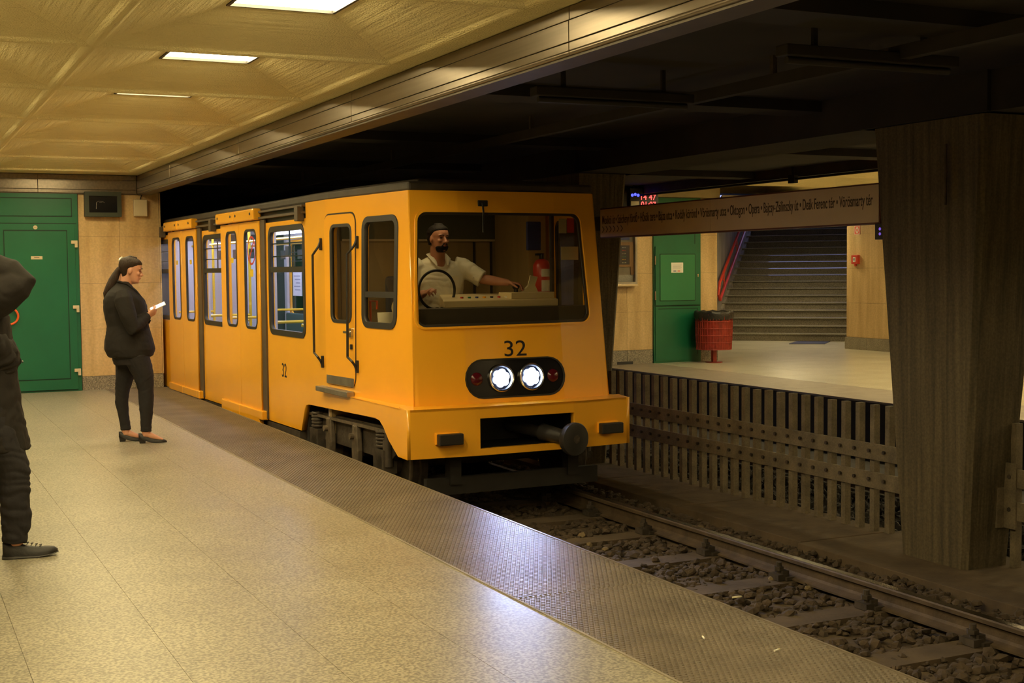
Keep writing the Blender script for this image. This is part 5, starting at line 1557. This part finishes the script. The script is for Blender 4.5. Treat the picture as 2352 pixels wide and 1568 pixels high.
# the phone
ph = empty('phone', (2.049, 12.458, 0), R(-9.4), label='white lit phone held in the hands of the woman', cat='phone')
PX = Matrix.Translation((.232, -.008, 1.243)) @ Matrix.Rotation(R(-24), 4, 'Y') @ Matrix.Rotation(R(24), 4, 'X')
MB(PX).box(-.075, .072, -.036, .036, -.004, .004).build('case', M['white'], ph, bevel=0.003)
MB(PX).box(-.068, .066, -.032, .032, .004, .0046).build('screen', M['screen'], ph)

# --- man at the left edge, arm raised to his head
mo = atm = Vector((0.605, 7.772, 0))
man = empty('person', mo, R(-4.9), label='person in long black coat at the left edge, elbow raised, cut by the frame', cat='person')
HM = Matrix.Translation((-.215, 0.0, 1.555)) @ Matrix.Rotation(R(12), 4, 'Y')
mb = MB()
add_head(mb, HM)
mb.tube([(-.25, 0, 1.42), (-.24, 0, 1.50), (-.228, 0, 1.60)], [.072, .060, .062], n=16)
loft_xz(mb, [(.86, -.06, -.32, .16), (1.1, -.08, -.33, .15), (1.3, -.09, -.35, .17), (1.42, -.16, -.34, .17), (1.47, -.20, -.30, .08)])
legR = [(-.16, .88, .085), (-.06, .68, .075), (.020, .50, .056), (.022, .35, .052), (.015, .13, .04), (.02, .07, .038)]
legL = [(-.22, .88, .085), (-.32, .68, .075), (-.40, .50, .056), (-.46, .35, .052), (-.53, .13, .04), (-.52, .07, .038)]
for y, pts in ((-.10, legR), (.10, legL)):
    mb.tube([(a, y, b) for a, b, c in pts], [c for a, b, c in pts], n=14)
SHR, ELR, WRR = Vector((-.19, -.20, 1.40)), Vector((.095, -.235, 1.505)), Vector((-.16, -.135, 1.655))
mb.tube([SHR, ELR, WRR], [.05, .042, .027], n=12)
add_hand(mb, WRR, (-.85, .35, .35), (-.2, .85, -.1), 1, .35)
SHL, ELL_, WRL = Vector((-.24, .20, 1.40)), Vector((-.32, .25, 1.12)), Vector((-.12, .22, .98))
mb.tube([SHL, ELL_, WRL], [.05, .042, .027], n=12)
add_hand(mb, WRL, (.8, -.2, -.3), (0, -.8, 0), 1, .5)
remeshed('body', mb, M['skin'], man, .006, 4)
face_parts(HM, man, M['hair_dark'])
mb = MB(HM)
mb.loft([sring(a, b, c, z) for z, a, b, c in [(.055, -.02, -.075, .062)] + [(z, (.0 if z < .12 else (.05 if z < .15 else a + .012)), b - .012, c + .009) for z, a, b, c in HEAD if z > .07]] + [sring(.034, -.052, .040, .2335), sring(.014, -.032, .020, .2385)])
remeshed('hair', mb, M['hair_dark'], man, .007, 3)
mb = MB()
loft_xz(mb, [(.585, .105, -.44, .22), (.60, .112, -.45, .225), (.70, .092, -.43, .22), (.85, .066, -.41, .205), (1.0, .055, -.38, .190), (1.10, .045, -.37, .190), (1.22, .030, -.39, .20), (1.32, .020, -.40, .215), (1.40, -.03, -.38, .215), (1.45, -.15, -.35, .13), (1.485, -.19, -.31, .08)])
mb.tube([SHR + Vector((-.02, .03, -.03)), SHR + Vector((.06, -.01, -.01)), SHR.lerp(ELR, .6) + Vector((0, 0, -.02)), ELR + Vector((-.02, 0, -.005)), ELR + Vector((.006, 0, .012)), ELR.lerp(WRR, .25) + Vector((0, 0, .012)), ELR.lerp(WRR, .65), ELR.lerp(WRR, .93)], [.11, .122, .112, .086, .060, .080, .066, .050], n=18)
mb.tube([SHL + Vector((.02, -.03, 0)), SHL.lerp(ELL_, .5), ELL_, ELL_.lerp(WRL, .9)], [.085, .08, .07, .05], n=18)
remeshed('coat', mb, M['coat'], man, .008, 5, fold=.005, seed=8.0, st=(9, 9, 11))
# waist bag worn over the coat
mb = MB()
mb.loft([sring(a, b, c, z, 20, 2.6) for z, a, b, c in ((.99, .025, -.10, .10), (1.02, .052, -.14, .15), (1.08, .072, -.16, .19), (1.13, .068, -.18, .205), (1.19, .038, -.18, .205), (1.235, .005, -.16, .19), (1.255, -.02, -.12, .12))])
wb_ = remeshed('waist_bag', mb, M['coat'], man, .008, 3, fold=.015, seed=1.0, st=(9, 6, 15))
mb = MB(); mb.tube([(.078, -.09, 1.07), (.079, -.02, 1.072), (.078, .05, 1.07)], .004, n=6); mb.build('bag_zip', M['dark_grey'], wb_)
mb = MB()
for y, pts in ((-.10, [(-.14, .86, .12), (-.045, .66, .105), (.015, .50, .088), (.018, .36, .082), (.022, .22, .078), (.014, .14, .070), (.010, .085, .068)]), (.10, [(-.22, .86, .12), (-.32, .66, .10), (-.40, .50, .085), (-.46, .36, .08), (-.50, .22, .074), (-.53, .14, .068), (-.53, .09, .066)])):
    mb.tube([(a, y, b) for a, b, c in pts], [c for a, b, c in pts], n=18)
    mb.torus((pts[-1][0], y, .115), .060, .012, 'z', n=20, m=6).torus((pts[-1][0] + .006, y, .155), .062, .010, 'z', n=20, m=6)
remeshed('trousers', mb, M['trousers'], man, .008, 3, fold=.008, seed=4.0, st=(7, 7, 18))
for x0, y in ((-.052, -.10), (-.60, .10)):
    mb = MB(); shoe_mesh(mb, x0, .285, y, .012, .06, hw=.048, top=.085)
    s_ = mb.build('shoe', M['leather'], man, smooth=60)
    mb = MB(); shoe_mesh(mb, x0 - .004, .293, y, .0, .06, hw=.051, top=.026)
    mb.build('sole', M['rubber_black'], s_, smooth=50)
    mb = MB()
    for k in range(4):
        mb.tube([(x0 + .125 + .022 * k, y - .026, .075 - .006 * k), (x0 + .135 + .022 * k, y, .082 - .006 * k), (x0 + .125 + .022 * k, y + .026, .075 - .006 * k)], .003, n=5)
    mb.build('laces', M['rubber_black'], s_)

# --- the driver
DRV = T(-0.42, 0.95, 0)
dr = empty('person', DRV, TRR + R(-90), label='train driver in white short sleeved shirt with dark beard behind the windscreen', cat='person')
HD = Matrix.Translation((.10, -.02, 1.715)) @ Matrix.Rotation(R(14), 4, 'Z') @ Matrix.Rotation(R(3), 4, 'Y')
# local: x forward (towards the windscreen), y = his left = picture right
mb = MB()
add_head(mb, HD)
mb.tube([(.04, 0, 1.56), (.06, -.01, 1.64), (.075, -.015, 1.76)], [.075, .064, .064], n=16)
loft_xz(mb, [(1.03, .15, -.12, .17), (1.15, .16, -.12, .17), (1.3, .15, -.12, .18), (1.45, .13, -.12, .20), (1.55, .10, -.10, .19), (1.62, .08, -.06, .12)])
SL, EL, WL_ = Vector((.03, .24, 1.575)), Vector((.14, .38, 1.47)), Vector((.285, .565, 1.435))
SRr, ER, WR = Vector((.03, -.24, 1.575)), Vector((.10, -.28, 1.30)), Vector((.30, -.24, 1.36))
mb.tube([SL, EL, EL.lerp(WL_, .35), WL_], [.055, .045, .044, .030], n=14)
mb.tube([SRr, ER, ER.lerp(WR, .35), WR], [.055, .045, .044, .030], n=14)
add_hand(mb, WL_, (.55, .72, -.10), (.15, .05, -1), -1, .62, 1.05)
add_hand(mb, WR, (.9, .1, .25), (0, .5, -.8), 1, .8, 1.0)
for sy in (-1, 1):
    mb.tube([(-.02, sy * .09, 1.09), (.20, sy * .13, 1.08), (.36, sy * .14, 1.03), (.34, sy * .14, .80), (.30, sy * .14, .62)], [.09, .085, .065, .055, .045], n=12)
    mb.tube([(.28, sy * .14, .60), (.40, sy * .14, .585)], [(.035, .04), (.022, .04)], n=10)
remeshed('body', mb, M['skin_driver'], dr, .006, 4)
face_parts(HD, dr, M['hair_dark'])
mb = MB(HD)
mb.loft([sring(a, b, c, z) for z, a, b, c in [(.05, -.03, -.078, .066)] + [(z, (.004 if z < .125 else (.035 if z < .15 else (.055 if z < .17 else (.082 if z < .19 else a + .016)))), b - .014, c + (.007 if z < .15 else .010)) for z, a, b, c in HEAD if z > .07]] + [sring(.036, -.052, .042, .236), sring(.016, -.032, .022, .242)])
remeshed('hair', mb, M['hair_dark'], dr, .007, 3)
mb = MB(HD)
mb.loft([sring(a + .007, max(b, .0), c + .006, z) for z, a, b, c in HEAD[:4]] + [sring(.092, .03, .055, .046)])
mb.tube([(.088, -.026, .050), (.094, -.018, .066), (.098, 0, .0665), (.094, .018, .066), (.088, .026, .050)], .006, n=8)
remeshed('beard', mb, M['hair_dark'], dr, .005, 2)
mb = MB()
loft_xz(mb, [(1.02, .17, -.14, .22), (1.10, .195, -.145, .228), (1.22, .19, -.145, .228), (1.34, .18, -.145, .232), (1.45, .165, -.14, .25), (1.55, .130, -.130, .255), (1.61, .100, -.11, .205), (1.645, .085, -.08, .12), (1.665, .07, -.05, .08)])
for S0, E0 in ((SL, EL), (SRr, ER)):
    mb.tube([S0 + Vector((-.02, -S0.y * .25, .01)), S0 + Vector((0, 0, 0)), S0.lerp(E0, .5), S0.lerp(E0, .98)], [.085, .086, .080, .076], n=18)
remeshed('shirt', mb, M['shirt'], dr, .007, 4, fold=.005, seed=6.0)
mb = MB()
for sy in (-1, 1):
    mb.tube([(-.04, sy * .03, 1.70), (.02, sy * .076, 1.69), (.095, sy * .070, 1.655), (.138, sy * .050, 1.59)], [(.006, .016), (.008, .024), (.008, .028), (.004, .006)], n=8)
mb.build('collar', M['shirt'], dr, smooth=60)
mb = MB(); mb.prism([(1.40, .06), (1.40, .14), (1.50, .14), (1.50, .06)], .163, .170, lambda u, v, w: (w - .0, v, u)); mb.build('shirt_pocket', M['shirt'], dr)
mb = MB(); mb.tube([SL.lerp(EL, .55) + Vector((.055, -.012, .03)), SL.lerp(EL, .60) + Vector((.068, -.01, -.03))], [(.004, .03), (.004, .03)], n=8); mb.build('sleeve_badge', M['navy'], dr)
mb = MB()
for sy in (-1, 1):
    mb.tube([(-.03, sy * .09, 1.09), (.20, sy * .13, 1.08), (.36, sy * .14, 1.03), (.34, sy * .14, .80), (.30, sy * .14, .64)], [.11, .10, .078, .07, .065], n=14)
loft_xz(mb, [(1.0, .15, -.13, .19), (1.08, .16, -.14, .2), (1.12, .12, -.12, .17)])
remeshed('trousers', mb, M['navy'], dr, .009, 3)
for sy in (-1, 1):
    mb = MB(); shoe_mesh(mb, .22, .28, sy * .14, .01, hw=.048, top=.08)
    sh = mb.build('shoe', M['leather'], dr, smooth=60)
    sh.location = (0, 0, .553)
